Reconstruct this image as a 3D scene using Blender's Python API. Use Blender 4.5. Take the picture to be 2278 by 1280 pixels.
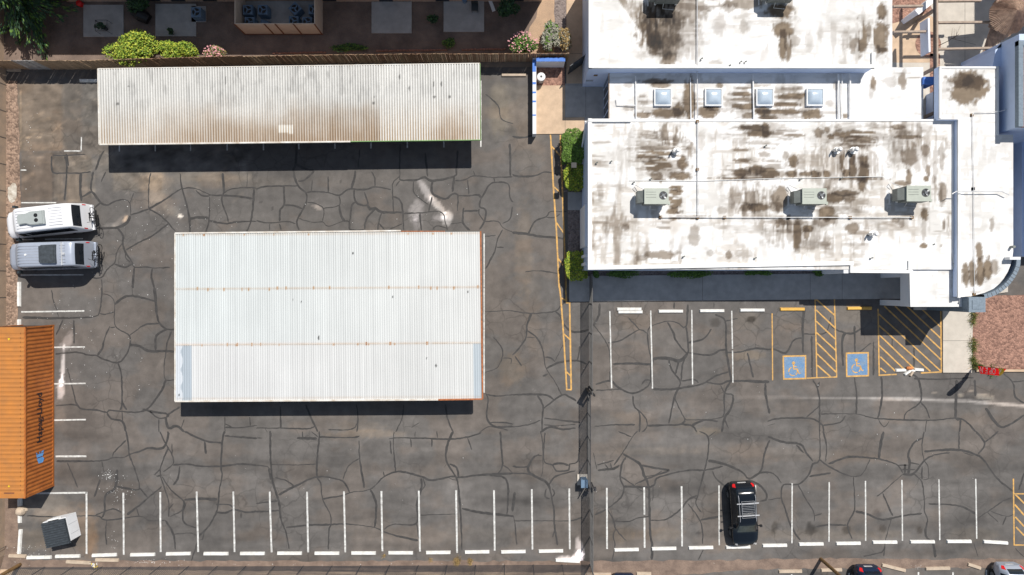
import bpy, bmesh, math, random
import numpy as np
from mathutils import Vector, Matrix
for o in list(bpy.data.objects): bpy.data.objects.remove(o)
S = bpy.context.scene
R = math.radians
H = 48.0; PPM = 30.0
# ---------------- camera, world, sun, exposure ----------------
cd = bpy.data.cameras.new('camera'); cam = bpy.data.objects.new('camera', cd); S.collection.objects.link(cam)
cam.location = (0, 0, H); cam.rotation_euler = (0, 0, 0)
cd.sensor_width = 36; cd.lens = 36*H/(2278/PPM); cd.clip_end = 2000; cd.clip_start = 0.5
S.camera = cam
w = bpy.data.worlds.new("World"); S.world = w; w.use_nodes = True
sv = Vector((0.343, 0.583, 1)).normalized()
elev = math.asin(sv.z); azim = math.atan2(sv.x, sv.y)
nt = w.node_tree; bg = nt.nodes['Background']; sky = nt.nodes.new('ShaderNodeTexSky')
sky.sky_type = 'NISHITA'; sky.sun_disc = False; sky.sun_elevation = elev; sky.sun_rotation = azim
sky.air_density = 1.3; sky.dust_density = 0.3; sky.ozone_density = 2.0
hs_ = nt.nodes.new('ShaderNodeHueSaturation'); hs_.inputs['Saturation'].default_value = 0.68; nt.links.new(sky.outputs[0], hs_.inputs['Color']); nt.links.new(hs_.outputs[0], bg.inputs[0]); bg.inputs[1].default_value = 0.075
ld = bpy.data.lights.new('sun', 'SUN'); sun = bpy.data.objects.new('sun', ld); S.collection.objects.link(sun)
ld.energy = 4.6; ld.angle = R(0.5); ld.color = (1, 0.955, 0.89)
sun.rotation_euler = sv.to_track_quat('Z', 'Y').to_euler()
S.view_settings.view_transform = 'Standard'; S.view_settings.look = 'None'; S.view_settings.gamma = 1
S.view_settings.use_curve_mapping = False; S.view_settings.exposure = 0.1
S.render.engine = 'CYCLES'
try:
    S.cycles.max_bounces = 5; S.cycles.diffuse_bounces = 3
except Exception: pass

C = S.collection
rnd = random.Random(7)
def P(px, py, h=0.0, z=None):
    """photo pixel of a point seen at height h -> world point"""
    k = (H-h)/H
    return Vector(((px-1139)/PPM*k, -(py-640)/PPM*k, h if z is None else z))
def G(px, py, z=0.0):
    """plan position (pixel of the ground point)"""
    return Vector(((px-1139)/PPM, -(py-640)/PPM, z))

# ---------------- objects ----------------
def wl(o):
    v = Vector((0, 0, 0))
    while o is not None:
        v += o.location; o = o.parent
    return v
class MB:
    def __init__(s): s.v = []; s.f = []; s.m = []
    def add(s, vs, fs, m=0):
        b = len(s.v); s.v += [tuple(x) for x in vs]; s.f += [tuple(b+i for i in f) for f in fs]; s.m += [m]*len(fs); return s
    def box(s, x0, x1, y0, y1, z0, z1, m=0):
        if x0 > x1: x0, x1 = x1, x0
        if y0 > y1: y0, y1 = y1, y0
        return s.add([(x0,y0,z0),(x1,y0,z0),(x1,y1,z0),(x0,y1,z0),(x0,y0,z1),(x1,y0,z1),(x1,y1,z1),(x0,y1,z1)],
                     [(3,2,1,0),(4,5,6,7),(0,1,5,4),(1,2,6,5),(2,3,7,6),(3,0,4,7)], m)
    def prism(s, poly, z0, z1, m=0, mtop=None):
        a = sum(poly[i][0]*poly[(i+1) % len(poly)][1]-poly[(i+1) % len(poly)][0]*poly[i][1] for i in range(len(poly)))
        if a < 0: poly = poly[::-1]
        n = len(poly)
        s.add([(p[0], p[1], z0) for p in poly]+[(p[0], p[1], z1) for p in poly],
              [tuple(range(n))[::-1]]+[(i, (i+1) % n, n+(i+1) % n, n+i) for i in range(n)], m)
        s.add([(p[0], p[1], z1) for p in poly], [tuple(range(n))], m if mtop is None else mtop)
        return s
    def sheet(s, poly, z, m=0):
        a = sum(poly[i][0]*poly[(i+1) % len(poly)][1]-poly[(i+1) % len(poly)][0]*poly[i][1] for i in range(len(poly)))
        if a < 0: poly = poly[::-1]
        return s.add([(p[0], p[1], z) for p in poly], [tuple(range(len(poly)))], m)
    def bar(s, a, b, w, h=None, m=0, up=(0, 0, 1)):
        a = Vector(a); b = Vector(b); h = h or w; d = (b-a).normalized(); u = Vector(up)
        if abs(d.dot(u)) > .99: u = Vector((0, 1, 0))
        sx = d.cross(u).normalized()*w/2; sz = sx.cross(d).normalized()*h/2
        vs = [a-sx-sz, a+sx-sz, a+sx+sz, a-sx+sz, b-sx-sz, b+sx-sz, b+sx+sz, b-sx+sz]
        return s.add(vs, [(0,1,2,3),(7,6,5,4),(0,4,5,1),(1,5,6,2),(2,6,7,3),(3,7,4,0)], m)
    def tube(s, pts, r, n=8, m=0, cap=True):
        pts = [Vector(p) for p in pts]; b = len(s.v)
        rs = r if isinstance(r, (list, tuple)) else [r]*len(pts)
        for i, p in enumerate(pts):
            d = (pts[min(i+1, len(pts)-1)]-pts[max(i-1, 0)])
            d = d.normalized() if d.length > 1e-9 else Vector((0, 0, 1))
            u = Vector((0, 0, 1)) if abs(d.z) < .9 else Vector((1, 0, 0))
            x = d.cross(u).normalized(); y = d.cross(x)
            for k in range(n):
                t = 2*math.pi*k/n; q = p+(x*math.cos(t)+y*math.sin(t))*rs[i]; s.v.append(tuple(q))
        for i in range(len(pts)-1):
            for k in range(n):
                a0 = b+i*n+k; a1 = b+i*n+(k+1) % n; s.f.append((a0, a0+n, a1+n, a1)); s.m.append(m)
        if cap:
            s.f.append(tuple(b+k for k in range(n))); s.m.append(m)
            s.f.append(tuple(b+(len(pts)-1)*n+k for k in range(n))[::-1]); s.m.append(m)
        return s
    def cyl(s, c, r, z0, z1, n=20, m=0, r2=None):
        return s.tube([(c[0], c[1], z0), (c[0], c[1], z1)], [r, r if r2 is None else r2], n, m)
    def disc(s, c, r, z, n=24, m=0, sy=1):
        return s.add([(c[0]+r*math.cos(2*math.pi*k/n), c[1]+sy*r*math.sin(2*math.pi*k/n), z) for k in range(n)], [tuple(range(n))], m)
    def grid(s, rows, m=0):
        nr = len(rows); nc = len(rows[0]); b = len(s.v)
        for r in rows: s.v += [tuple(p) for p in r]
        for i in range(nr-1):
            for j in range(nc-1):
                s.f.append((b+i*nc+j, b+i*nc+j+1, b+(i+1)*nc+j+1, b+(i+1)*nc+j)); s.m.append(m)
        return s
    def build(s, name, mats, parent=None, smooth=False, recalc=False):
        if not isinstance(mats, (list, tuple)): mats = [mats]
        me = bpy.data.meshes.new(name); off = wl(parent) if parent else Vector((0, 0, 0))
        me.from_pydata([(x-off.x, y-off.y, z-off.z) for x, y, z in s.v], [], s.f)
        for m in mats: me.materials.append(m)
        me.polygons.foreach_set('material_index', s.m)
        if smooth: me.polygons.foreach_set('use_smooth', [True]*len(s.f))
        me.update()
        if recalc:
            bm = bmesh.new(); bm.from_mesh(me); bmesh.ops.recalc_face_normals(bm, faces=bm.faces); bm.to_mesh(me); bm.free()
        o = bpy.data.objects.new(name, me); C.objects.link(o)
        if parent: o.parent = parent
        return o
def tag(o, label, cat, group=None):
    o['label'] = label; o['category'] = cat
    if group: o['group'] = group
    return o
def struct(o, kind='structure'):
    o['kind'] = kind; return o
def thing(name, label, cat, loc=(0, 0, 0), group=None):
    o = bpy.data.objects.new(name, None); C.objects.link(o); o.location = loc; o.empty_display_size = .3
    return tag(o, label, cat, group)
def ctree(o, parent=None):
    c = o.copy(); C.objects.link(c); c.parent = parent
    for ch in list(o.children): ctree(ch, c)
    return c

# ---------------- materials ----------------
def mat(name, col, rough=.8, metal=0, var=.12, scale=3, bump=0, bscale=None, col2=None, stretch=None, attr=False, fine=0, spec=.5):
    m = bpy.data.materials.new(name); m.use_nodes = True; n = m.node_tree; b = n.nodes['Principled BSDF']
    b.inputs['Roughness'].default_value = rough; b.inputs['Metallic'].default_value = metal
    b.inputs['Specular IOR Level'].default_value = spec
    tc = n.nodes.new('ShaderNodeNewGeometry'); mp = n.nodes.new('ShaderNodeMapping'); n.links.new(tc.outputs['Position'], mp.inputs[0])
    if stretch: mp.inputs['Scale'].default_value = stretch
    nz = n.nodes.new('ShaderNodeTexNoise'); nz.inputs['Scale'].default_value = scale; nz.inputs['Detail'].default_value = 6; nz.inputs['Roughness'].default_value = .6
    n.links.new(mp.outputs[0], nz.inputs['Vector'])
    mr = n.nodes.new('ShaderNodeMapRange'); mr.inputs[1].default_value = .3; mr.inputs[2].default_value = .7
    n.links.new(nz.outputs[0], mr.inputs[0])
    mx = n.nodes.new('ShaderNodeMix'); mx.data_type = 'RGBA'
    c = Vector(col); c2 = Vector(col2) if col2 else c*(1-2*var)
    c1 = c if col2 else c*(1+var)
    mx.inputs[6].default_value = (*[min(1, max(0, x)) for x in c1], 1); mx.inputs[7].default_value = (*[max(0, x) for x in c2], 1)
    n.links.new(mr.outputs[0], mx.inputs[0]); out = mx.outputs[2]
    if fine:
        nf = n.nodes.new('ShaderNodeTexNoise'); nf.inputs['Scale'].default_value = 28; nf.inputs['Detail'].default_value = 3
        n.links.new(tc.outputs['Position'], nf.inputs['Vector'])
        mf = n.nodes.new('ShaderNodeMapRange'); mf.inputs[1].default_value = .3; mf.inputs[2].default_value = .7; mf.inputs[3].default_value = 1-fine; mf.inputs[4].default_value = 1+fine
        n.links.new(nf.outputs[0], mf.inputs[0])
        mm = n.nodes.new('ShaderNodeVectorMath'); mm.operation = 'SCALE'; n.links.new(out, mm.inputs[0]); n.links.new(mf.outputs[0], mm.inputs['Scale']); out = mm.outputs[0]
    if attr:
        at = n.nodes.new('ShaderNodeAttribute'); at.attribute_name = 'tint'
        mu = n.nodes.new('ShaderNodeVectorMath'); mu.operation = 'MULTIPLY'; n.links.new(out, mu.inputs[0]); n.links.new(at.outputs['Color'], mu.inputs[1]); out = mu.outputs[0]
    n.links.new(out, b.inputs['Base Color'])
    if bump:
        nb = n.nodes.new('ShaderNodeTexNoise'); nb.inputs['Scale'].default_value = bscale or scale*6; nb.inputs['Detail'].default_value = 4
        n.links.new(mp.outputs[0], nb.inputs['Vector'])
        bp = n.nodes.new('ShaderNodeBump'); bp.inputs['Strength'].default_value = bump; bp.inputs['Distance'].default_value = .05
        n.links.new(nb.outputs[0], bp.inputs['Height']); n.links.new(bp.outputs[0], b.inputs['Normal'])
    return m
def gravel(name, c1, c2, scale=9):
    m = bpy.data.materials.new(name); m.use_nodes = True; n = m.node_tree; b = n.nodes['Principled BSDF']; b.inputs['Roughness'].default_value = .95
    g = n.nodes.new('ShaderNodeNewGeometry'); v = n.nodes.new('ShaderNodeTexVoronoi'); v.inputs['Scale'].default_value = scale
    n.links.new(g.outputs['Position'], v.inputs['Vector'])
    nz = n.nodes.new('ShaderNodeTexNoise'); nz.inputs['Scale'].default_value = 1.1; nz.inputs['Detail'].default_value = 5; n.links.new(g.outputs['Position'], nz.inputs['Vector'])
    sp = n.nodes.new('ShaderNodeSeparateColor'); n.links.new(v.outputs['Color'], sp.inputs[0])
    ad = n.nodes.new('ShaderNodeMath'); ad.operation = 'ADD'; n.links.new(sp.outputs[0], ad.inputs[0]); n.links.new(nz.outputs[0], ad.inputs[1])
    mr = n.nodes.new('ShaderNodeMapRange'); mr.inputs[1].default_value = .35; mr.inputs[2].default_value = 1.45; n.links.new(ad.outputs[0], mr.inputs[0])
    mx = n.nodes.new('ShaderNodeMix'); mx.data_type = 'RGBA'; mx.inputs[6].default_value = (*c1, 1); mx.inputs[7].default_value = (*c2, 1)
    n.links.new(mr.outputs[0], mx.inputs[0]); n.links.new(mx.outputs[2], b.inputs['Base Color'])
    bp = n.nodes.new('ShaderNodeBump'); bp.inputs['Strength'].default_value = .8; bp.inputs['Distance'].default_value = .06
    n.links.new(v.outputs['Distance'], bp.inputs['Height']); bp.invert = True; n.links.new(bp.outputs[0], b.inputs['Normal'])
    return m
M = {}
M['asphalt'] = mat('asphalt', (.121, .1115, .104), .9, var=.10, scale=1.6, bump=.25, bscale=40, attr=True, fine=.13)
m_ = M['asphalt']; n_ = m_.node_tree; b_ = n_.nodes['Principled BSDF']; src = b_.inputs['Base Color'].links[0].from_socket
g_ = n_.nodes.new('ShaderNodeNewGeometry'); dn = n_.nodes.new('ShaderNodeTexNoise'); dn.inputs['Scale'].default_value = .9; dn.inputs['Detail'].default_value = 4; n_.links.new(g_.outputs['Position'], dn.inputs['Vector'])
ad = n_.nodes.new('ShaderNodeMix'); ad.data_type = 'VECTOR'; ad.inputs[0].default_value = .35; n_.links.new(g_.outputs['Position'], ad.inputs[4]); sc = n_.nodes.new('ShaderNodeVectorMath'); sc.operation = 'MULTIPLY_ADD'; sc.inputs[1].default_value = (3, 3, 3); n_.links.new(dn.outputs['Color'], sc.inputs[0]); n_.links.new(g_.outputs['Position'], sc.inputs[2]); n_.links.new(sc.outputs[0], ad.inputs[5])
vo = n_.nodes.new('ShaderNodeTexVoronoi'); vo.feature = 'DISTANCE_TO_EDGE'; vo.inputs['Scale'].default_value = .75; n_.links.new(ad.outputs[1], vo.inputs['Vector'])
m1 = n_.nodes.new('ShaderNodeMapRange'); m1.inputs[1].default_value = .012; m1.inputs[2].default_value = .045; m1.inputs[3].default_value = 1; m1.inputs[4].default_value = 0; n_.links.new(vo.outputs['Distance'], m1.inputs[0])
mk = n_.nodes.new('ShaderNodeTexNoise'); mk.inputs['Scale'].default_value = .16; mk.inputs['Detail'].default_value = 3; n_.links.new(g_.outputs['Position'], mk.inputs['Vector'])
m2 = n_.nodes.new('ShaderNodeMapRange'); m2.inputs[1].default_value = .50; m2.inputs[2].default_value = .62; m2.inputs[4].default_value = .24; n_.links.new(mk.outputs[0], m2.inputs[0])
mm_ = n_.nodes.new('ShaderNodeMath'); mm_.operation = 'MULTIPLY'; n_.links.new(m1.outputs[0], mm_.inputs[0]); n_.links.new(m2.outputs[0], mm_.inputs[1])
i1 = n_.nodes.new('ShaderNodeMath'); i1.operation = 'SUBTRACT'; i1.inputs[0].default_value = 1; n_.links.new(mm_.outputs[0], i1.inputs[1])
sm_ = n_.nodes.new('ShaderNodeVectorMath'); sm_.operation = 'SCALE'; n_.links.new(src, sm_.inputs[0]); n_.links.new(i1.outputs[0], sm_.inputs['Scale'])
n_.links.new(sm_.outputs[0], b_.inputs['Base Color'])
M['sealant'] = mat('crack_sealant', (.050, .047, .045), .75, var=.2, scale=2.5, fine=.12)
M['dirt'] = mat('dirt', (.27, .195, .15), .95, col2=(.14, .10, .08), scale=1.3, bump=.5, bscale=8, fine=.2)
M['yard'] = mat('yard_dirt', (.24, .175, .14), .95, col2=(.115, .085, .07), scale=.7, bump=.5, bscale=8, fine=.2)
M['sand'] = mat('sandy_dirt', (.50, .34, .22), .95, col2=(.36, .25, .17), scale=1.2, bump=.4, bscale=9, fine=.15)
M['conc'] = mat('concrete', (.55, .50, .43), .85, var=.08, scale=1.2, fine=.05)
M['conc_tan'] = mat('tan_concrete', (.56, .41, .28), .85, var=.09, scale=1.5, fine=.05)
M['conc_grey'] = mat('grey_concrete', (.42, .405, .385), .85, var=.10, scale=1.5, fine=.06)
M['joint'] = mat('joint', (.12, .11, .10), .9)
M['white'] = mat('white_paint', (.86, .86, .84), .7, var=.03, scale=6, fine=.04)
M['line'] = mat('line_paint', (.76, .76, .73), .7, col2=(.36, .35, .33), scale=4, fine=.15)
M['yellow'] = mat('yellow_paint', (.76, .42, .10), .7, col2=(.36, .23, .10), scale=4, fine=.15)
M['blue'] = mat('blue_paint', (.09, .22, .42), .7, col2=(.20, .27, .35), scale=2.2, fine=.3)
M['stop'] = mat('wheel_stop_concrete', (.85, .85, .82), .8, col2=(.62, .60, .56), scale=4, fine=.05)
M['stop_tan'] = mat('bare_concrete', (.52, .42, .32), .85, var=.1, scale=4)
M['stop_yellow'] = mat('yellow_stop', (.78, .45, .10), .8, var=.12, scale=5)
M['stucco'] = mat('white_stucco', (.80, .81, .83), .85, var=.03, scale=1.5, bump=.1, bscale=30)
M['stucco_shade'] = mat('shade_blue_stucco', (.56, .66, .86), .85, var=.03, scale=1.5, bump=.1, bscale=30)  # white walls with the blue of their shade put into the base colour
M['stucco_blue'] = mat('blue_stucco', (.09, .22, .62), .8, var=.1, scale=3)
M['roof'] = mat('roof_coating', (.80, .79, .775), .75, var=.02, scale=2, attr=True, fine=.02, bump=.12, bscale=2.5, stretch=(1, 3, 1))
M['cap'] = mat('parapet_cap', (.86, .86, .85), .75, col2=(.70, .69, .67), scale=.9, stretch=(1, 1, 1))
M['greycap'] = mat('grey_masonry', (.20, .25, .30), .8, var=.12, scale=8)
M['metal_a'] = mat('corrugated_steel', (.60, .595, .57), .5, metal=0.0, var=.04, scale=6, attr=True, fine=.05)
M['metal_b'] = mat('white_steel_sheet', (.60, .605, .59), .5, var=.02, scale=1, stretch=(6, .25, 1), attr=True)
M['trim'] = mat('trim', (.78, .77, .73), .6, col2=(.5, .42, .33), scale=2)
M['rust'] = mat('rust', (.42, .15, .06), .9, var=.25, scale=6)
M['green'] = mat('green_trim', (.20, .36, .13), .7)
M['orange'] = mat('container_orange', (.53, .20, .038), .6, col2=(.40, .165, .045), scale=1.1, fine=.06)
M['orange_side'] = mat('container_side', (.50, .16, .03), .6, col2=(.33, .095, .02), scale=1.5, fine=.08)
M['dark_rust'] = mat('dark_rust', (.10, .045, .02), .8, var=.3, scale=5)
M['black'] = mat('black', (.012, .012, .013), .5)
M['blacktext'] = mat('black_lettering', (.02, .015, .02), .7)
M['logo_blue'] = mat('logo_blue', (.15, .42, .85), .6)
M['red'] = mat('red', (.70, .01, .012), .5)
def cloth(k):
    n = M[k].node_tree; b = n.nodes['Principled BSDF']; t = n.nodes.new('ShaderNodeBsdfTranslucent'); x = n.nodes.new('ShaderNodeMixShader'); o = n.nodes['Material Output']; x.inputs[0].default_value = .55
    n.links.new(b.inputs['Base Color'].links[0].from_socket, t.inputs[0]); n.links.new(b.outputs[0], x.inputs[1]); n.links.new(t.outputs[0], x.inputs[2]); n.links.new(x.outputs[0], o.inputs[0])
M['flagred'] = mat('flag_red', (.88, .012, .015), .6, var=.04); cloth('flagred')
M['flagwhite'] = mat('flag_white', (.88, .88, .88), .6, var=.02); cloth('flagwhite')
M['flagyellow'] = mat('flag_yellow', (.85, .60, .02), .6)
M['wood'] = mat('weathered_boards', (.50, .35, .22), .9, col2=(.34, .23, .14), scale=2, stretch=(6, 6, .6))
M['wood_b'] = mat('weathered_boards_dark', (.40, .24, .15), .9, col2=(.25, .15, .09), scale=2, stretch=(6, 6, .6))
M['wood_c'] = mat('grey_boards', (.42, .40, .38), .9, var=.1, scale=2)
M['beam'] = mat('beam_wood', (.40, .31, .24), .85, var=.12, scale=3)
M['pole'] = mat('pole_wood', (.20, .115, .045), .85, var=.2, scale=4)
M['block'] = mat('tan_block_wall', (.46, .34, .24), .9, col2=(.32, .25, .19), scale=1.2, fine=.08)
M['wire'] = mat('galvanised_wire', (.15, .145, .14), .6, metal=.1)
M['wire_dark'] = mat('dark_wire', (.045, .045, .05), .7)
M['acgreen'] = mat('ac_housing', (.40, .43, .37), .5, var=.05, scale=3)
M['acdark'] = mat('ac_side', (.20, .215, .20), .6)
M['fan'] = mat('fan_metal', (.16, .17, .18), .35, metal=.3)
M['beam_shade'] = mat('shaded_beam_side', (.13, .11, .095), .85, var=.12, scale=3)  # darker copy of the beam wood, paints the main beam's shaded west side
M['condenser'] = mat('condenser_grey', (.14, .22, .32), .6)
M['glassdome'] = mat('skylight_dome', (.42, .50, .58), .18, var=.03, spec=.6)
M['glass'] = mat('tinted_glass', (.010, .014, .02), .08, var=0)
M['wshield'] = mat('windshield_glass', (.05, .06, .06), .08, var=.3, scale=2)
M['vanwhite'] = mat('white_car_paint', (.80, .80, .82), .35, var=.01)
M['silver'] = mat('silver_car_paint', (.42, .46, .54), .32, metal=.25, var=.02)
M['blackpaint'] = mat('black_car_paint', (.006, .009, .014), .12, var=0)
M['bluepaint'] = mat('dark_blue_car_paint', (.008, .02, .05), .12, var=0)
M['tyre'] = mat('tyre', (.02, .02, .02), .9)
M['plastic'] = mat('grey_plastic', (.36, .39, .38), .5, var=.03)
M['darkplastic'] = mat('dark_plastic', (.035, .045, .05), .5)
M['seam'] = mat('panel_seam', (.33, .34, .36), .6)
M['chrome'] = mat('light_metal', (.75, .75, .75), .3, metal=.4)
M['leaf_lime'] = mat('lime_leaves', (.24, .36, .03), .7, var=.35, scale=6)
M['leaf_gold'] = mat('gold_leaves', (.46, .50, .05), .7, var=.3, scale=6)
M['leaf_lime2'] = mat('lime_leaves_deep', (.13, .24, .025), .7, var=.3, scale=6)
M['leaf'] = mat('green_leaves', (.13, .24, .035), .7, var=.35, scale=6)
M['leaf2'] = mat('deep_leaves', (.05, .12, .03), .7, var=.3, scale=6)
M['leaf_dark'] = mat('dark_leaves', (.03, .075, .03), .75, var=.3, scale=5)
M['leaf_grey'] = mat('grey_leaves', (.34, .33, .26), .8, var=.3, scale=6)
M['leaf_dry'] = mat('dry_leaves', (.42, .29, .12), .85, var=.3, scale=6)
M['pink'] = mat('pink_blossom', (.75, .35, .38), .8, var=.2, scale=9)
M['bark'] = mat('bark', (.12, .085, .06), .95)
M['thatch'] = mat('thatch', (.48, .33, .24), .9, col2=(.22, .15, .11), scale=4)
M['peach'] = mat('peach_stucco', (.55, .42, .32), .9)
M['ply'] = mat('plywood', (.62, .49, .38), .85, var=.06, scale=2)
M['brownframe'] = mat('brown_frame', (.20, .075, .035), .8)
M['shedroof'] = mat('shed_roof', (.05, .06, .07), .6, var=.2, scale=5)
M['gravel_red'] = gravel('red_gravel', (.15, .08, .06), (.40, .225, .165), 8)
M['gravel_brown'] = gravel('brown_gravel', (.11, .075, .055), (.36, .25, .185), 7)
M['gravel_dark'] = gravel('dark_gravel', (.14, .11, .10), (.28, .23, .21), 9)
M['ground'] = mat('far_ground', (.30, .23, .17), .95, col2=(.19, .15, .12), scale=.2)
M['spill'] = mat('lime_spill', (.62, .60, .54), .95, col2=(.30, .24, .18), scale=2.5, fine=.2)
M['grass'] = mat('grass_blades', (.14, .19, .05), .9, var=.3, scale=5)
M['trash'] = mat('litter', (.8, .8, .78), .8, var=.1)
M['brick'] = mat('brick', (.30, .15, .11), .9, var=.2, scale=8)
# ---------------- tint fields ----------------
def vnoise(x, y, seed=0):
    xi = np.floor(x).astype(np.int64); yi = np.floor(y).astype(np.int64); fx = x-xi; fy = y-yi
    fx = fx*fx*(3-2*fx); fy = fy*fy*(3-2*fy)
    def h(a, b):
        n = (a*374761393+b*668265263+seed*1442695041) & 0xffffffff
        n = ((n ^ (n >> 13))*1274126177) & 0xffffffff
        return ((n ^ (n >> 16)) & 0xffff)/65535.0
    return (h(xi, yi)*(1-fx)+h(xi+1, yi)*fx)*(1-fy)+(h(xi, yi+1)*(1-fx)+h(xi+1, yi+1)*fx)*fy
def fbm(x, y, seed=0, o=4):
    s = 0; a = .5; t = 0
    for i in range(o):
        s = s+a*vnoise(x*2**i, y*2**i, seed+i*17); t += a; a *= .55
    return s/t
def sstep(a, b, x):
    t = np.clip((x-a)/(b-a), 0, 1); return t*t*(3-2*t)
def apply_blobs(T, X, Y, blobs, seed=3, ns=.12, rough=.9):
    """X, Y pixel-scale plan coordinates (30 to the metre)"""
    for i, bl in enumerate(blobs):
        cx, cy, rx, ry, ang, col, st = bl[:7]
        c, s = math.cos(R(ang)), math.sin(R(ang)); dx = X-cx; dy = Y-cy
        sel = (np.abs(dx)+np.abs(dy)) < 2.6*max(rx, ry)+10
        if not sel.any(): continue
        dx = dx[sel]; dy = dy[sel]
        u = (dx*c+dy*s)/rx; v = (-dx*s+dy*c)/ry
        d = np.sqrt(u*u+v*v)+rough*(fbm(X[sel]*ns, Y[sel]*ns, seed+i)-.5)
        m = (sstep(1.15, .55, d)*st)[:, None]
        T[sel] = T[sel]*(1-m)+T[sel]*np.array(col)*m if not isinstance(col, float) else T[sel]*(1-m*(1-col))
    return T
def set_tint(o, T):
    a = o.data.color_attributes.new('tint', 'FLOAT_COLOR', 'POINT')
    A = np.ones((len(T), 4), np.float32); A[:, :3] = T; a.data.foreach_set('color', A.ravel())
def grid_mesh(name, m, X, Y, Z, parent=None):
    """2-D arrays of world coordinates"""
    nr, nc = X.shape; off = wl(parent) if parent else Vector((0, 0, 0))
    co = np.stack([X-off.x, Y-off.y, Z-off.z], -1).reshape(-1, 3).astype(np.float32)
    i, j = np.meshgrid(np.arange(nr-1), np.arange(nc-1), indexing='ij'); b = (i*nc+j).ravel()
    f = np.stack([b, b+1, b+nc+1, b+nc], 1)
    me = bpy.data.meshes.new(name); me.vertices.add(len(co)); me.vertices.foreach_set('co', co.ravel())
    me.loops.add(f.size); me.loops.foreach_set('vertex_index', f.ravel().astype(np.int32))
    me.polygons.add(len(f)); me.polygons.foreach_set('loop_start', (np.arange(len(f))*4).astype(np.int32))
    try: me.polygons.foreach_set('loop_total', np.full(len(f), 4, np.int32))
    except Exception: pass
    me.update(calc_edges=True); me.validate(); me.materials.append(m)
    o = bpy.data.objects.new(name, me); C.objects.link(o)
    if parent: o.parent = parent
    return o
def xy(px, py): return ((px-1139)/PPM, -(py-640)/PPM)
def polyG(pts): return [xy(*p) for p in pts]

# ---------------- ground sheets ----------------
b = MB(); b.box(-400, 400, -400, 400, -.5, -.02); struct(b.build('ground', M['ground']))
pxs = np.arange(-30, 2420, 4.0); pys = np.arange(150, 1345, 4.0)[::-1]
X, Y = np.meshgrid(pxs, pys)
xf = X.ravel(); yf = Y.ravel()
T = np.ones((len(xf), 3))
st = fbm(xf*.006, yf*.035, 5); st2 = fbm(xf*.05, yf*.012, 9); lg = fbm(xf*.008, yf*.008, 21)
right = sstep(1050, 1300, xf); low = sstep(880, 960, yf)
amp = .22+.42*np.maximum(right*sstep(850, 900, yf), low)
T *= (1+amp*(st-.5)*1.5+.28*(st2-.5)+.42*(lg-.5)+.26*(fbm(xf*.05, yf*.05, 15)-.5))[:, None]
warm = sstep(.45, .62, fbm(xf*.012, yf*.02, 33)); T *= 1+np.outer(warm*.7, [.16, .06, -.02])
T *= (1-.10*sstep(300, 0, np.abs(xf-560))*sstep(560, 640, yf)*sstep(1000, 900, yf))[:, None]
LT = (1.7, 1.55, 1.35)
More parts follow.
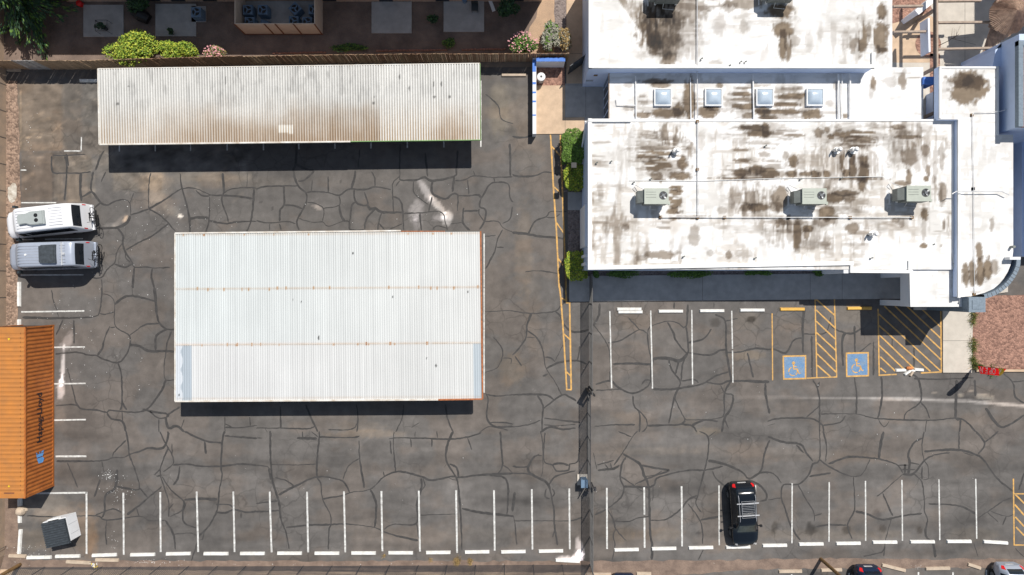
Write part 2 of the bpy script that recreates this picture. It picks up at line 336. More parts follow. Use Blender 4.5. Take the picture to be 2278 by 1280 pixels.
blobs = [ # old brownish paving in the top left corner and scuffs
 (240, 370, 40, 30, 20, (1.4, 1.35, 1.25), .6), (300, 400, 55, 25, 10, (1.3, 1.25, 1.15), .5),
 (350, 420, 35, 55, 0, (1.75, 1.65, 1.5), .55), (430, 400, 90, 20, 0, (1.4, 1.35, 1.25), .5), (560, 405, 110, 18, 0, (1.35, 1.3, 1.22), .6),
 (790, 400, 120, 22, 0, (1.25, 1.2, 1.15), .5), (270, 490, 30, 7, -38, (2.0, 1.9, 1.8), .6), (279, 488, 5, 8, 20, (3.6, 3.0, 2.4), .9),
 (402, 481, 7, 5, 0, (5.5, 5.4, 5.2), 1), (385, 470, 22, 12, 30, (1.7, 1.7, 1.6), .5), (245, 505, 18, 9, 0, (2.2, 2.2, 2.2), .4),
 (946, 425, 10, 28, -28, (3.6, 3.6, 3.7), .8), (972, 455, 9, 26, -38, (3.9, 3.9, 3.9), .85), (925, 470, 16, 26, 15, (3.0, 3.0, 3.1), .75),
 (928, 495, 12, 18, 0, (2.2, 2.2, 2.3), .6), (995, 484, 16, 16, -30, (4.6, 4.7, 4.8), .9), (975, 485, 18, 8, 0, (2.6, 2.6, 2.7), .6), (705, 460, 12, 6, 20, (3.2, 3.0, 2.8), .6),
 (148, 760, 12, 26, 25, (2.8, 2.8, 2.9), .55), (140, 815, 5, 45, 4, (5.0, 5.1, 5.3), .9), (135, 865, 8, 30, 4, (4.2, 4.2, 4.4), .8), (134, 925, 14, 22, 0, (1.9, 1.8, 1.7), .5),
 (1290, 1225, 9, 30, -6, (4.6, 4.7, 5.0), .9), (1287, 1242, 13, 16, 0, (5.0, 5.0, 5.3), .95), (1262, 1243, 24, 7, 0, (5.5, 5.6, 6.0), .9),
 (190, 1180, 28, 60, 0, (1.35, 1.15, .95), .8), (110, 1130, 60, 35, 0, (1.6, 1.5, 1.35), .6), (80, 1200, 45, 30, 0, (1.25, 1.15, 1.0), .7), (205, 1205, 16, 40, 0, (1.45, 1.2, .95), .7),
 (1140, 820, 35, 40, 0, (1.35, 1.2, 1.02), .7), (1165, 560, 22, 120, 0, (1.28, 1.16, 1.02), .7), (1175, 330, 45, 60, 0, (1.3, 1.2, 1.08), .5), (1110, 240, 30, 70, 0, (1.4, 1.35, 1.2), .6),
 (1400, 930, 60, 16, 0, (1.3, 1.22, 1.12), .6), (1660, 790, 45, 12, 0, (1.5, 1.3, 1.05), .7), (1525, 940, 35, 14, 0, (1.3, 1.2, 1.05), .5), (1575, 960, 30, 10, 0, (1.5, 1.35, 1.1), .6),
 (1673, 711, 14, 9, 0, (.35, .33, .3), .95), (1590, 717, 13, 12, 15, (.55, .53, .5), .8), (1660, 715, 42, 26, 0, (1.4, 1.28, 1.12), .5), (1400, 715, 60, 22, 0, (1.3, 1.2, 1.08), .5),
 (1803, 1178, 13, 17, -15, (.38, .37, .36), .95), (1722, 1175, 8, 16, 8, (.5, .48, .45), .9), (1883, 1180, 10, 9, 0, (.5, .48, .45), .9), (1951, 1142, 11, 13, -8, (.72, .7, .7), 1),
 (1963, 1178, 10, 10, 0, (.55, .53, .5), .8), (2046, 1180, 8, 9, 0, (.55, .5, .45), .8), (1825, 1190, 210, 14, 0, (1.25, 1.15, 1.02), .6), (1470, 1190, 60, 16, 0, (1.35, 1.22, 1.06), .6),
 (1380, 1190, 40, 20, 0, (1.25, 1.15, 1.0), .6), (1555, 1186, 5, 4, 0, (.5, .5, .5), .9), (2165, 1190, 60, 18, 0, (1.3, 1.2, 1.05), .5),
 (2190, 883, 24, 9, 8, (3.6, 3.5, 3.2), .75), (2138, 880, 8, 3, 0, (3.4, 3.2, 2.8), .7), (2160, 870, 7, 3, 0, (3.2, 3, 2.7), .7), (2080, 873, 7, 3, 0, (3, 2.8, 2.5), .6),
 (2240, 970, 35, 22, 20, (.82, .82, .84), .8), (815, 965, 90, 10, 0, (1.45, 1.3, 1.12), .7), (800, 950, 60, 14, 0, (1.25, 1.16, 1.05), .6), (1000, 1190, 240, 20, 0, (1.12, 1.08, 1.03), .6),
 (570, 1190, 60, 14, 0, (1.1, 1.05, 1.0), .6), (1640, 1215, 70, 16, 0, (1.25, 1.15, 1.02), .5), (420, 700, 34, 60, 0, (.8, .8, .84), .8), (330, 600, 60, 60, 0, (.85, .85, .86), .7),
 (757, 404, 3, 5, 0, (.55, .55, .55), .9), (580, 450, 3, 4, 0, (.5, .5, .5), .9), (607, 464, 3, 4, 0, (.5, .5, .5), .9), (355, 752, 5, 2, 0, (.6, .6, .6), .9),
 (1185, 690, 20, 110, 0, (1.15, 1.08, 1.0), .6), (1500, 760, 150, 40, 0, (1.1, 1.05, 1.0), .5), (1750, 1010, 300, 16, 3, (1.2, 1.12, 1.04), .6), (1450, 1005, 120, 10, 0, (1.3, 1.22, 1.12), .5),
 (2100, 930, 150, 22, 0, (1.12, 1.06, 1.0), .6), (1900, 700, 60, 24, 0, (1.35, 1.25, 1.1), .6), (1750, 720, 40, 20, 0, (1.2, 1.1, 1.0), .6)]
r2 = random.Random(11)
for k in range(90):  # faint scuffs
    blobs.append((r2.uniform(60, 2250), r2.uniform(390, 1230), r2.uniform(4, 22), r2.uniform(1.5, 6), r2.uniform(0, 180), (r2.uniform(1.15, 1.6),)*3, r2.uniform(.3, .6)))
for k in range(60):
    blobs.append((r2.choice((r2.uniform(45, 220), r2.uniform(80, 560))), r2.uniform(200, 450), r2.uniform(6, 26), r2.uniform(2, 6), r2.uniform(-50, 60), (lambda q: (q, q*.96, q*.9))(r2.uniform(1.3, 1.9)), .5))
wob = (fbm(xf*.08, yf*.08, 61)-.5)*7
def rect(x0, y0, x1, y1, mul, st=.8, tex=.5, fs=(.06, .06), soft=2.5):
    global T
    m = sstep(x0-soft, x0+soft, xf+wob)*sstep(x1+soft, x1-soft, xf+wob)*sstep(y0-soft, y0+soft, yf+wob)*sstep(y1+soft, y1-soft, yf+wob)*st
    tx = 1+tex*(fbm(xf*fs[0], yf*fs[1], int(x0)+7)-.5)*2
    T *= (1+m[:, None]*(np.array(mul)[None, :]*tx[:, None]-1))
rect(38, 186, 139, 336, (1.42, 1.22, 1.0), .95, .55, (.05, .09)); rect(141, 186, 182, 340, (1.02, .96, .88), .9, .3); rect(184, 186, 245, 345, (.98, .97, .92), .8, .9, (.09, .09))
rect(47, 338, 117, 447, (1.12, 1.0, .88), .95, .35); rect(118, 346, 146, 383, (.82, .80, .74), .85, .5); rect(150, 346, 205, 383, (1.18, 1.12, 1.0), .85, .7, (.07, .12))
rect(120, 388, 142, 450, (1.12, 1.06, .96), .85, .6, (.16, .02)); rect(148, 388, 178, 450, (1.35, 1.25, 1.1), .85, .5, (.16, .02)); rect(182, 388, 212, 440, (1.12, 1.08, 1.0), .8, .6, (.12, .03))
rect(250, 384, 360, 425, (1.1, 1.04, .95), .7, .9, (.05, .09)); rect(332, 385, 365, 450, (1.5, 1.45, 1.35), .5, .5, (.05, .1)); rect(400, 384, 560, 402, (1.25, 1.2, 1.1), .6, .5, (.03, .1))
rect(236, 322, 560, 384, (1.2, 1.2, 1.2), .6, 1.3, (.035, .06), 6)
rect(1095, 190, 1185, 300, (1.22, 1.16, 1.05), .5, .6, (.03, .03), 10)
for x0, y0, x1, y1, m_ in ((44, 200, 46.5, 330, 1.8), (140, 186, 142, 330, 1.5), (50, 304, 92, 306.5, 2.3), (62, 290, 100, 292, 1.6), (64, 298, 96, 300, 1.5), (155, 222, 178, 226, 1.7), (112, 340, 180, 343, .6), (146, 345, 149, 385, .5), (117, 345, 119, 450, .5)): rect(x0, y0, x1, y1, (m_, m_*.95, m_*.86), .8, .5, (.1, .1), 1.6)
T = apply_blobs(T, xf, yf, blobs)
# pale drag line across the front lot
ly = np.interp(xf, [1640, 1760, 1900, 2040, 2140, 2200, 2278], [884, 884, 886, 889, 892, 897, 903])
dl = np.abs(yf-ly); stl = sstep(1640, 2150, xf)*(xf > 1640)
wmask = (xf > 1640)*sstep(1.2, .3, dl/(2.2+2.0*stl))*(.25+.65*stl)*(.5+fbm(xf*.06, yf*.2, 71))
T *= (1+np.clip(wmask, 0, 1)*2.8)[:, None]
Xw = (X-1139)/PPM; Yw = -(Y-640)/PPM
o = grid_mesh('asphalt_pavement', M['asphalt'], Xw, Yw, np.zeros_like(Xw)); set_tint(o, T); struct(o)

def sheet(name, pts, z, m, jit=0, seed=1, kind='structure', sub=14):
    poly = polyG(pts)
    if jit:
        rr = random.Random(seed); q = []
        for i in range(len(poly)):
            a = Vector((*poly[i], 0)); c = Vector((*poly[(i+1) % len(poly)], 0)); n = max(1, int((c-a).length/(sub/PPM)))
            for k in range(n):
                p = a.lerp(c, k/n); q.append((p.x+rr.uniform(-jit, jit)/PPM, p.y+rr.uniform(-jit, jit)/PPM))
        poly = q
    b = MB(); b.sheet(poly, z, 0); o = b.build(name, m); return struct(o, kind)
sheet('yard', [(-60, -80), (1262, -80), (1262, 137), (1000, 139), (740, 141), (500, 146), (320, 151), (225, 155), (-60, 156)], .004, M['yard'])
sheet('sand_path', [(1198, -60), (1262, -60), (1262, 128), (1166, 128), (1165, 100), (1180, 60), (1192, 40), (1202, 0)], .010, M['sand'], 1.5)
sheet('brown_bed', [(1232, -60), (1260, -60), (1260, 118), (1234, 118)], .014, M['gravel_dark'], 1)
sheet('gravel_strip', [(13, 180), (38, 180), (44, 330), (46, 450), (40, 560), (40, 640), (40, 727), (13, 727)], .008, M['gravel_brown'], 1.5)
b = MB(); b.sheet([xy(12+16+10*math.cos(k*.52)+rnd.uniform(-2,2), 430+22*math.sin(k*.52)+rnd.uniform(-3,3)) for k in range(12)], .016); struct(b.build('lime_spill', M['spill']))
sheet('dirt_strip', [(-60, 1080), (42, 1080), (42, 1232), (60, 1246), (430, 1248), (900, 1248), (1322, 1249), (1700, 1245), (1830, 1242), (2060, 1244), (2400, 1242), (2400, 1263), (1690, 1266), (1400, 1290), (-60, 1300)], .008, M['dirt'], 2.2)
sheet('pale_ground', [(-60, 1266), (350, 1268), (700, 1272), (1322, 1274), (1322, 1345), (-60, 1345)], .012, M['conc_tan'], 1)
sheet('gravel_bed', [(2163, 657), (2400, 657), (2400, 822), (2170, 822), (2163, 815)], .030, M['gravel_red'], .8)
sheet('dark_gravel_bed', [(1263, 466), (1310, 466), (1310, 568), (1263, 568)], .012, M['gravel_dark'])
sheet('dark_bed', [(1254, 288), (1310, 288), (1310, 428), (1254, 428)], .012, M['gravel_dark'])
sheet('planting_bed', [(1262, 568), (1900, 568), (1900, 615), (1262, 615)], .012, M['gravel_dark'])
# concrete walks with real thickness
def slab(name, pts, z, m, joints=()):
    b = MB(); b.prism(polyG(pts), -.01, z, 0); 
    for (a, c) in joints:
        p = Vector((*xy(*a), z+.002)); q = Vector((*xy(*c), z+.002)); d = (q-p).normalized(); n = Vector((-d.y, d.x, 0))*.012
        b.add([p-n, q-n, q+n, p+n], [(0, 1, 2, 3)], 1)
    return struct(b.build(name, [m, M['joint']]))
slab('front_sidewalk', [(1266, 615), (2030, 607), (2030, 664.5), (1266, 671.5)], .10, M['conc_grey'], [((1562, 612), (1562, 671)), ((1801, 610), (1801, 670)), ((1872, 610), (1872, 669))])
slab('ramp_sidewalk', [(2032, 600), (2240, 600), (2240, 650), (2163, 662), (2160, 829), (2096, 829), (2096, 690), (2032, 690)], .10, M['conc'], [((2096, 758), (2160, 758))])
slab('side_walk_square', [(1263, 428), (1310, 428), (1310, 468), (1263, 468)], .05, M['conc_grey'])
slab('entry_walk', [(1193, 191), (1257, 191), (1257, 262), (1300, 262), (1300, 298), (1193, 299)], .06, M['conc_tan'], [((1257, 262), (1257, 298))])
slab('entry_patio', [(1257.3, 187), (1350, 187), (1350, 290), (1300.3, 290), (1300.3, 261.7), (1257.3, 261.7)], .062, M['conc_grey'], [((1303, 188), (1303, 262)), ((1258, 190), (1350, 190))])
slab('side_passage', [(1260, -60), (1300, -60), (1300, 186.7), (1260, 186.7)], .05, M['conc_tan'], [((1260, 120), (1300, 120))])
sheet('entry_gravel', [(1193, 138), (1256, 138), (1256, 191), (1193, 191)], .02, M['gravel_red'])
for nm, p in (('patio_slab', (187, 12, 276, 83)), ('patio_slab', (347, 10, 437, 82)), ('patio_slab', (827, 5, 916, 75)), ('patio_slab', (987, -4, 1077, 72)), ('patio_slab', (427, 15, 459, 50)), ('enclosure_floor', (545, -60, 715, 76))):
    x0, y0, x1, y1 = p; slab(nm, [(x0, y0), (x1, y0), (x1, y1), (x0, y1)], .08, M['conc_grey'])
slab('courtyard_paving', [(2090, -60), (2330, -60), (2330, 330), (2050, 330), (1975, 330), (1975, -60)], .03, M['conc'], [((2146, -10), (2146, 150)), ((2090, 80), (2170, 100))])
b = MB(); b.sheet(polyG([(1975, 30), (2060, 30), (2076, 40), (2076, 140), (1975, 140)]), .036); struct(b.build('courtyard_tan_paving', M['conc_tan']))
b = MB(); b.sheet(polyG([(1975, -30), (2050, -30), (2075, 26), (2030, 40), (1975, 56)]), .042); struct(b.build('courtyard_gravel_bed', M['gravel_red']))
b = MB(); b.disc(xy(2064, 99), .95, .046, 36); b.sheet(polyG([(2068, 120), (2090, 120), (2090, 270), (2068, 270)]), .046); struct(b.build('courtyard_gravel_circle', M['gravel_red']))
b = MB(); b.box(*[q for q in (xy(2170, 0)[0], xy(2400, 0)[0])], xy(0, 822)[1], xy(0, 827)[1], -.01, .13); struct(b.build('kerb', M['conc_tan']))

# ---------------- sealed cracks ----------------
CR = {
(0, 320): "1340,260 1325,350 1320,470 1325,580|1325,580 1240,610 1160,635|1160,635 1155,530 1110,498 1030,510 950,548 895,525 855,470 815,430 760,460 730,475|815,430 810,370 830,250|895,525 830,580|1155,530 1190,440|1325,580 1460,500 1610,405 1740,400 1870,455 1990,460 2120,470 2250,490|1600,260 1620,400 1665,560 1685,680 1690,790|1740,410 1790,460 1865,465|1865,465 1860,660 1830,790|1685,670 1750,655 1855,662|1980,260 1990,430 1970,500 2020,650 2030,695|1860,685 2000,710 2110,695 2278,690|1990,440 2050,405 2200,390 2278,395|2200,260 2195,390|2260,400 2250,560 2230,690 2190,790|1325,580 1420,635 1500,710 1560,780|1500,710 1350,820 1250,870 1120,945|1160,640 1130,700 1045,745 850,750|1045,745 1095,820 1090,890 1120,970 1180,1060 1195,1100 1290,1095 1380,1105 1510,1100|1090,885 1040,960 1020,1060 960,1110 900,1190 820,1190|1020,1070 1110,1100 1180,1065|1120,970 1115,1010 1160,1055|1195,1100 1185,1180 1180,1285|1355,1110 1345,1170 1370,1285|900,1200 910,1285|460,110 470,250 580,260 700,262 810,250|575,110 595,200 575,500|590,90 610,200|850,235 900,100 930,60|940,250 900,340|470,100 580,105 760,95|720,260 715,400 725,510",
(570, 320): "0,405 80,380 370,375|360,0 350,180 330,240 370,370 445,445 440,530 400,610 360,690 380,770|350,180 450,230 510,245 420,330 375,330|245,375 248,545 215,580 208,690|248,545 330,550 410,580|0,685 120,705 270,692 350,712|120,710 118,770|205,710 225,770|445,435 520,425 640,435 740,460 820,405 960,410 1060,385 1200,410|498,320 490,420|640,290 640,430|380,665 500,700 590,695 640,735 780,685 830,700 830,760|455,520 520,530 600,580 590,690|600,575 740,545 735,460|740,545 750,630 790,690|870,410 885,520 990,545 960,430|885,520 850,545 840,640 835,760 960,765|880,240 870,320 845,400|1025,250 1055,310 1055,385|990,545 1010,580 1060,575 1120,610 1305,610|1060,580 1000,640 970,700 965,765|1115,615 1090,700 1080,770|1220,610 1215,480 1215,350 1275,290 1275,230 1280,0|1275,290 1275,320 1400,325 1500,300 1565,330 1760,290 1780,230 1790,60|1240,380 1275,330|1215,470 1270,490 1300,570 1310,770|1310,620 1460,615 1640,605 1680,690 1700,770|1565,330 1565,440 1680,490 1740,450 1790,455 1790,600|1400,340 1405,440 1530,540|1565,470 1535,600|1455,620 1470,770|1760,290 1745,430|1791,460 1880,465 1980,455 2000,490|1880,320 1890,450|1770,330 1860,320 1930,285 2100,300 2278,295|2110,300 2120,345|2000,490 2070,370 2130,345 2240,360 2255,480 2285,520|2000,490 1985,560 2040,590 2030,690 1985,760|1980,580 1980,620 2025,690|1845,600 1975,595|1845,570 1838,700 1900,770|1720,715 1835,700|2030,695 2150,690 2190,745 2285,790|2190,765 2145,850 2120,960 2040,1110|2142,920 2200,925|2030,825 2130,815|2278,560 2255,670 2190,710|2255,0 2260,290|920,50 905,220|1500,80 1525,290|1930,240 1950,290|1090,710 1140,765|1180,765 1300,710|1570,765 1600,730 1690,750",
(1140, 320): "0,270 40,290 200,285 300,250 430,285|0,790 140,805 250,825 400,835 470,855|140,805 200,690 300,650 340,605 480,605|300,655 380,655 420,625|110,1140 240,1130 400,1155",
(0, 640): "905,0 905,60 885,220 830,260 700,268 450,272 200,265|460,20 475,120 510,210 520,260|905,55 980,75 1020,140 1025,340 1150,430 1140,560 1060,665 930,640 860,605 780,600 680,575 490,590|885,225 930,240 1020,215|1020,150 1090,95 1180,75 1380,120|1180,75 1175,0|1370,0 1385,120 1395,240 1420,320 1480,370 1560,370|1150,430 1195,395 1290,330 1410,320|980,360 1025,350|980,340 930,450 910,540 865,605|1150,510 1240,520 1320,565 1460,565 1560,570|1480,375 1390,430 1385,560|1525,390 1490,480 1480,550 1460,700 1475,820 1560,815|1475,820 1420,940 1270,1100 970,1090 950,1110 860,1090 730,1080 680,1030 650,920 600,720|1050,670 1080,780 1085,1020 1070,1090|1085,1020 1130,1090|950,1110 990,1165 1085,1190 1120,1285|1085,1100 1090,1190|1270,1085 1340,1100 1500,1130 1420,1165 1330,1100|1480,1140 1600,1060|1470,1150 1500,1250 1570,1230 1640,1285|1410,1170 1415,1285|490,1050 640,1040 690,1055|655,290 660,500|560,290 500,420|2000,1150 2000,1285|2000,1210 2060,1240|2000,1245 2150,1245 2285,1225|2220,1150 2225,1230|1640,1170 1610,1250",
(570, 640): "2030,215 2285,205|2110,440 2190,560 2165,680 2110,730 2030,755|2190,630 2265,630 2265,680|2040,940 2060,1000 2050,1130 2070,1200 2140,1240 2285,1235|2050,950 2150,965 2285,950|440,1040 480,1140 550,1285|0,1250 250,1250 480,1255 520,1220|215,1060 220,1250|890,1040 905,1150 895,1285|640,1265 850,1260 900,1200|80,1255 100,1285|1310,1040 1300,1150 1240,1285|1380,1245 1450,1200|1680,1040 1700,1160 1750,1285|2070,1200 2200,1200 2285,1215|1990,1285 2060,1240 2140,1245 2240,1270",
(1140, 640): "0,210 170,230 380,210 440,150 500,130|170,230 130,330 120,440 60,540 0,600|130,380 220,450 270,560 300,720 380,840 430,940 440,955|380,210 430,260 450,320 540,395 680,375|120,440 200,445|300,720 420,665 570,650 660,680|290,620 340,625 380,660|380,650 440,530 480,460|580,650 600,520|310,770 270,790|20,610 50,650 80,700|0,955 100,950 220,950 310,960 370,1000|220,955 270,1050 265,1170 260,1285|270,1080 440,955 500,970 570,1010|0,1240 140,1220 250,1180|720,330 840,500 870,640 870,830|720,340 770,240 775,140|850,490 960,470 1130,375 1200,410 1220,350 1370,300 1460,310 1540,350 1560,150|1030,270 1130,375|1200,410 1215,560 1235,640 1230,780 1240,880|1380,310 1430,400 1460,480 1560,580 1545,350|1560,580 1490,650 1380,630 1250,635 1240,680 1080,675 890,680|1390,640 1410,720 1490,830 1480,890|1480,650 1450,770|1540,600 1510,700 1500,830|1560,490 1690,460 1770,370|1800,240 1890,300 1900,550 1930,740 1945,830|1560,580 1720,600 1790,590 1840,560 1900,550|1790,130 1790,180|1440,130 1435,190|1900,575 2010,575 2160,540 2285,555|2160,500 2160,540|1890,300 2000,275|2090,580 2140,800|740,860 870,830 940,890 1070,940 1200,880 1240,780|740,915 950,905|1250,900 1400,905 1640,870 1720,840 1800,790 1920,750|1720,840 1850,860 1945,830 2285,840|1480,890 1440,980 1390,1210|1440,980 1530,1160 1600,1175 1820,1165 1880,1120 1885,940 1945,830|1070,960 1080,1050 1130,1120 1130,1285|1110,1080 1190,1170 1190,1250 1150,1285|730,1235 900,1220 1090,1220|1200,1230 1500,1215 1530,1165|1850,870 1890,940 1960,960 1940,1080 1890,1150 1860,1285|2250,850 2250,950 2285,1120|1500,1215 1600,1230 1640,1285|1880,1160 1920,1250|280,1160 440,1180 600,1200|280,1220 400,1230 560,1215|250,1285 330,1240 450,1260 560,1250|1590,1230 1700,1180 1830,1190|1500,830 1620,820 1650,850|1150,860 1180,825 1230,825",
(1708, 640): "325,190 310,350 315,580|315,410 500,410 545,330 560,260|0,550 60,550 160,580 230,470 310,450|390,430 395,800|560,340 620,380 740,410 830,365|690,400 660,480 670,700|770,340 775,580|820,570 920,490|940,480 940,780|400,820 440,900 460,1010 460,1285|460,840 440,900|770,800 790,960 785,1125|1010,790 1015,980 980,1160|1270,770 1340,820 1360,1010 1230,1110 1210,1180|1360,1020 1410,1080 1440,1165|0,1190 100,1165 380,1165 490,1230 490,1285|470,1125 780,1125 980,1165 1440,1180 1670,1160 1760,1190 1850,1285|490,1225 640,1200 690,1140|980,1165 1030,1240 1080,1190|1410,1180 1400,1285|1680,820 1670,1160 1710,1170 1705,1285|1300,810 1560,815 1830,800|1935,1070 2080,1240 2285,1130|2080,750 2180,850 2200,970 2285,1030|2170,840 2285,830|1840,820 1845,970|340,1160 460,1050|1105,450 1105,550|1300,530 1300,710|60,1210 0,1230",
(0, 960): "500,265 900,262 1000,235 1110,230 1150,205 1240,180 1310,150 1450,145 1500,20 1490,0|1120,0 1140,100 1150,210 1200,340 1240,490 1210,520 1040,490|1120,80 1010,190 1005,230|905,265 930,380|600,280 650,400 690,500|1040,340 1025,500 940,570 930,720 900,770|240,750 500,760 850,750 950,790 1240,755 1330,795 1470,790|950,790 940,900 950,1010|890,430 840,580|1420,0 1490,140 1530,210 1540,290 1450,360|1530,110 1530,210|1500,140 1430,310 1430,400 1460,500 1500,620 1500,760|1430,330 1370,390|1540,300 1660,290 1780,310 1960,310 2130,290 2285,300|1600,310 1580,420 1540,480|1640,0 1830,85 1975,100|1820,90 1830,200|1998,-5 1975,100 1965,310 1975,400 1950,520 1930,700 1850,850 1770,930 1750,1000 1700,1160|1995,40 2120,50 2285,62|1440,490 1330,580 1250,650 1130,740|1470,790 1540,910 1560,1050|1545,915 1700,905 1770,940|1640,610 1760,600 1930,605|1640,620 1630,800 1750,860|1440,400 1520,520 1640,630 1620,700 1510,760|1920,650 2050,655 2080,690 2200,720 2285,710|1930,720 2000,725 2080,690|2145,720 2145,770|1240,500 1310,585|1210,680 1240,755|1820,880 1800,960 1780,965|1390,400 1440,390|1540,640 1500,700|850,745 1000,690 1080,720",
(570, 960): "125,-5 130,290 150,460 200,620 220,780 265,900 295,1050|0,300 100,315 130,340|130,295 370,298 530,290|560,0 560,60 545,200 540,400 575,460 590,600 660,740 665,830 650,860 640,1050|560,50 850,55 920,40|200,565 340,490 540,405 740,430 800,480 830,540|170,410 270,440 340,490|590,600 770,570 850,540 1010,515 1140,400 1240,360 1330,365 1480,405 1560,435 1740,400 1800,410 1960,390 2140,380 2285,375|915,80 920,240 960,500|915,240 820,310 770,430|1240,360 1220,130 1225,0|1180,70 1220,60 1480,60 1720,70 1900,45 2000,10|1415,0 1410,50|1605,0 1610,60|1370,65 1380,140|1560,65 1563,140|1880,60 1915,160|1750,0 1700,120 1690,260 1760,380 1790,450 1815,700 1830,1060|1015,515 1065,640 1060,800 1050,855|265,855 450,835 620,830 820,825 1050,855 1130,890 1250,930 1440,970|1140,870 1220,825 1420,820 1430,640 1470,500 1465,415|1425,820 1450,960|1450,745 1620,740 1790,735|1830,685 1960,715 2110,735 2285,755|2170,0 2180,150 2190,300 2150,375|2080,390 2200,410 2240,500 2230,740|1130,355 1140,400|0,715 200,705|360,60 540,65|410,0 415,60|0,640 190,620|490,0 550,50|1690,290 1670,320|0,60 50,60|1800,410 1780,320 1720,290|1700,400 1750,430 1800,430|2190,300 2240,330 2278,370|110,330 130,430|1190,80 1200,200|900,40 860,60|1480,410 1500,480 1470,520",
(1140, 960): "250,0 270,130 265,380 220,420|290,10 280,140 285,270 360,300 390,350 500,345 510,290 580,265 600,70|200,215 260,215|200,215 145,300 145,360 220,410 300,450 330,500 350,600 370,700 370,800 380,880 400,1010|0,370 150,380 220,415|0,310 80,320 150,310|330,470 370,410 460,375 560,350|360,295 430,285 500,300|0,710 20,540|0,745 20,800 30,930 40,1010|20,795 360,795 520,795 620,765|300,510 290,580 330,600|355,510 375,550 350,585|380,870 355,940|720,190 750,340|730,740 840,690 960,590 990,500 960,430 970,300 1010,230|940,0 1060,50|1115,-5 1060,60 980,190 930,260 900,300|980,200 1130,290 1170,390 1210,490 1220,720 1225,900 1240,1010 1240,1140|990,490 1240,490 1280,420 1410,375 1580,345 1710,345 1870,310|960,400 1050,460 1160,540|840,690 900,790 920,870 1010,970|920,870 895,930 910,1010 890,1140|910,800 1040,800 1110,770 1220,755|1230,790 1370,780 1500,690 1560,610 1640,570|1660,0 1740,50 1735,220 1700,370 1650,560 1630,640 1680,720|1740,50 1810,0|1740,260 1880,290 2040,360 2100,420 2200,370 2285,365|1780,350 1810,420 1910,500|1560,640 1660,780 1690,880 1690,1000|1670,790 1870,750|1250,490 1250,600 1240,620|750,300 900,260|760,345 900,330 950,300|1130,300 1300,330 1390,350 1250,400 1090,470|1700,1050 1650,1140|2285,80 2240,200 2210,350 2120,420|2100,430 2200,480 2260,560 2250,610 2200,620|820,290 860,340|1180,400 1260,390 1330,350|240,200 190,230|1600,580 1640,600|870,280 880,340",
(1708, 960): "0,45 140,95 290,115 340,190 400,265|250,120 320,190|460,-5 460,250 400,290 360,390 270,470 140,475 120,580 150,680 210,850 290,970|490,-5 520,120 515,270|460,250 540,310 680,380 760,400 840,380 910,245|540,290 640,250 740,225 900,235 990,245 1080,270 1160,305 1200,370|1030,0 1000,130 990,245|0,360 70,390 120,460|760,400 770,560 770,700 710,830 750,960|0,610 120,590|270,475 350,620 410,720 410,800|1200,380 1020,540 970,575|1020,550 1110,750|1200,380 1290,380 1360,300 1390,260 1480,210 1620,190|1250,380 1260,270 1250,200 1300,100 1375,60|1390,0 1370,120 1390,260 1420,300 1430,420 1380,425|1160,300 1250,300|1250,275 1350,295|1190,340 1310,340|1390,180 1500,170 1690,165 1860,210 1930,270 2050,430 2180,530|1700,0 1700,160|1850,0 1930,110 1870,200|1930,100 2050,0|1300,380 1370,450 1390,600 1395,720 1420,780 1400,900 1420,950 1470,1000 1490,1120|780,710 880,735 1020,785 1200,750 1370,730|1100,775 1050,950 1030,1110|1430,645 1600,650 1740,675 1860,740|1870,770 1990,690 2090,620 2170,590|1950,715 2050,810|1980,710 2120,755 2190,735|2120,755 2090,830|430,850 540,830 700,835|415,750 480,730|370,400 560,370|1370,310 1370,430|850,1110 1010,1075 1040,1020|1830,990 1870,1120|2200,1040 2278,1120|2285,360 2230,520|1740,190 1830,215|1220,290 1220,370",
(570, 0): "2040,840 2150,940 2180,1060 2285,1100",
(1140, 0): "0,1215 90,1225 180,1205",
}
def catmull(pts, step):
    out = []
    q = [pts[0]]+pts+[pts[-1]]
    for i in range(1, len(q)-2):
        p0, p1, p2, p3 = q[i-1:i+3]; n = max(1, int(math.dist(p1, p2)/step))
        for k in range(n):
            t = k/n; out.append(tuple(.5*(2*p1[a]+(p2[a]-p0[a])*t+(2*p0[a]-5*p1[a]+4*p2[a]-p3[a])*t*t+(3*p1[a]-p0[a]-3*p2[a]+p3[a])*t**3) for a in (0, 1)))
    out.append(pts[-1]); return out
b = MB(); rc = random.Random(5); lev = 0
for (ox, oy), txt in CR.items():
    for pl in txt.split('|'):
        pts = [tuple(float(t) for t in q.split(',')) for q in pl.split()]
        pts = [(ox+x/3.9965, oy+y/3.9965) for x, y in pts]
        if len(pts) < 2: continue
        sm = catmull(pts, 5.0); L = len(sm); W = rc.uniform(1.45, 2.6)*(.75 if L < 8 else 1); lev = (lev+1) % 24; z = .0022+lev*.00025
        row = []; ph = rc.uniform(0, 9); wv = W
        for i, (x, y) in enumerate(sm):
            a = sm[max(0, i-1)]; c = sm[min(L-1, i+1)]; dx, dy = c[0]-a[0], c[1]-a[1]; l = math.hypot(dx, dy) or 1
            n = (-dy/l, dx/l); wv = .7*wv+.3*W*rc.uniform(.6, 1.4); jx = rc.uniform(-.55, .55); jy = rc.uniform(-.55, .55)
            ph += .11; e = wv*(.45 if i in (0, L-1) else 1)*(.88+.38*math.sin(ph)*math.sin(ph*.43+1)+.15*rc.uniform(-1, 1))
            row.append(((x+jx+n[0]*e, y+jy+n[1]*e), (x+jx-n[0]*e, y+jy-n[1]*e)))
        b.grid([[Vector((*xy(*p), z)), Vector((*xy(*q), z))] for p, q in row])
struct(b.build('crack_sealant', M['sealant'], recalc=False))

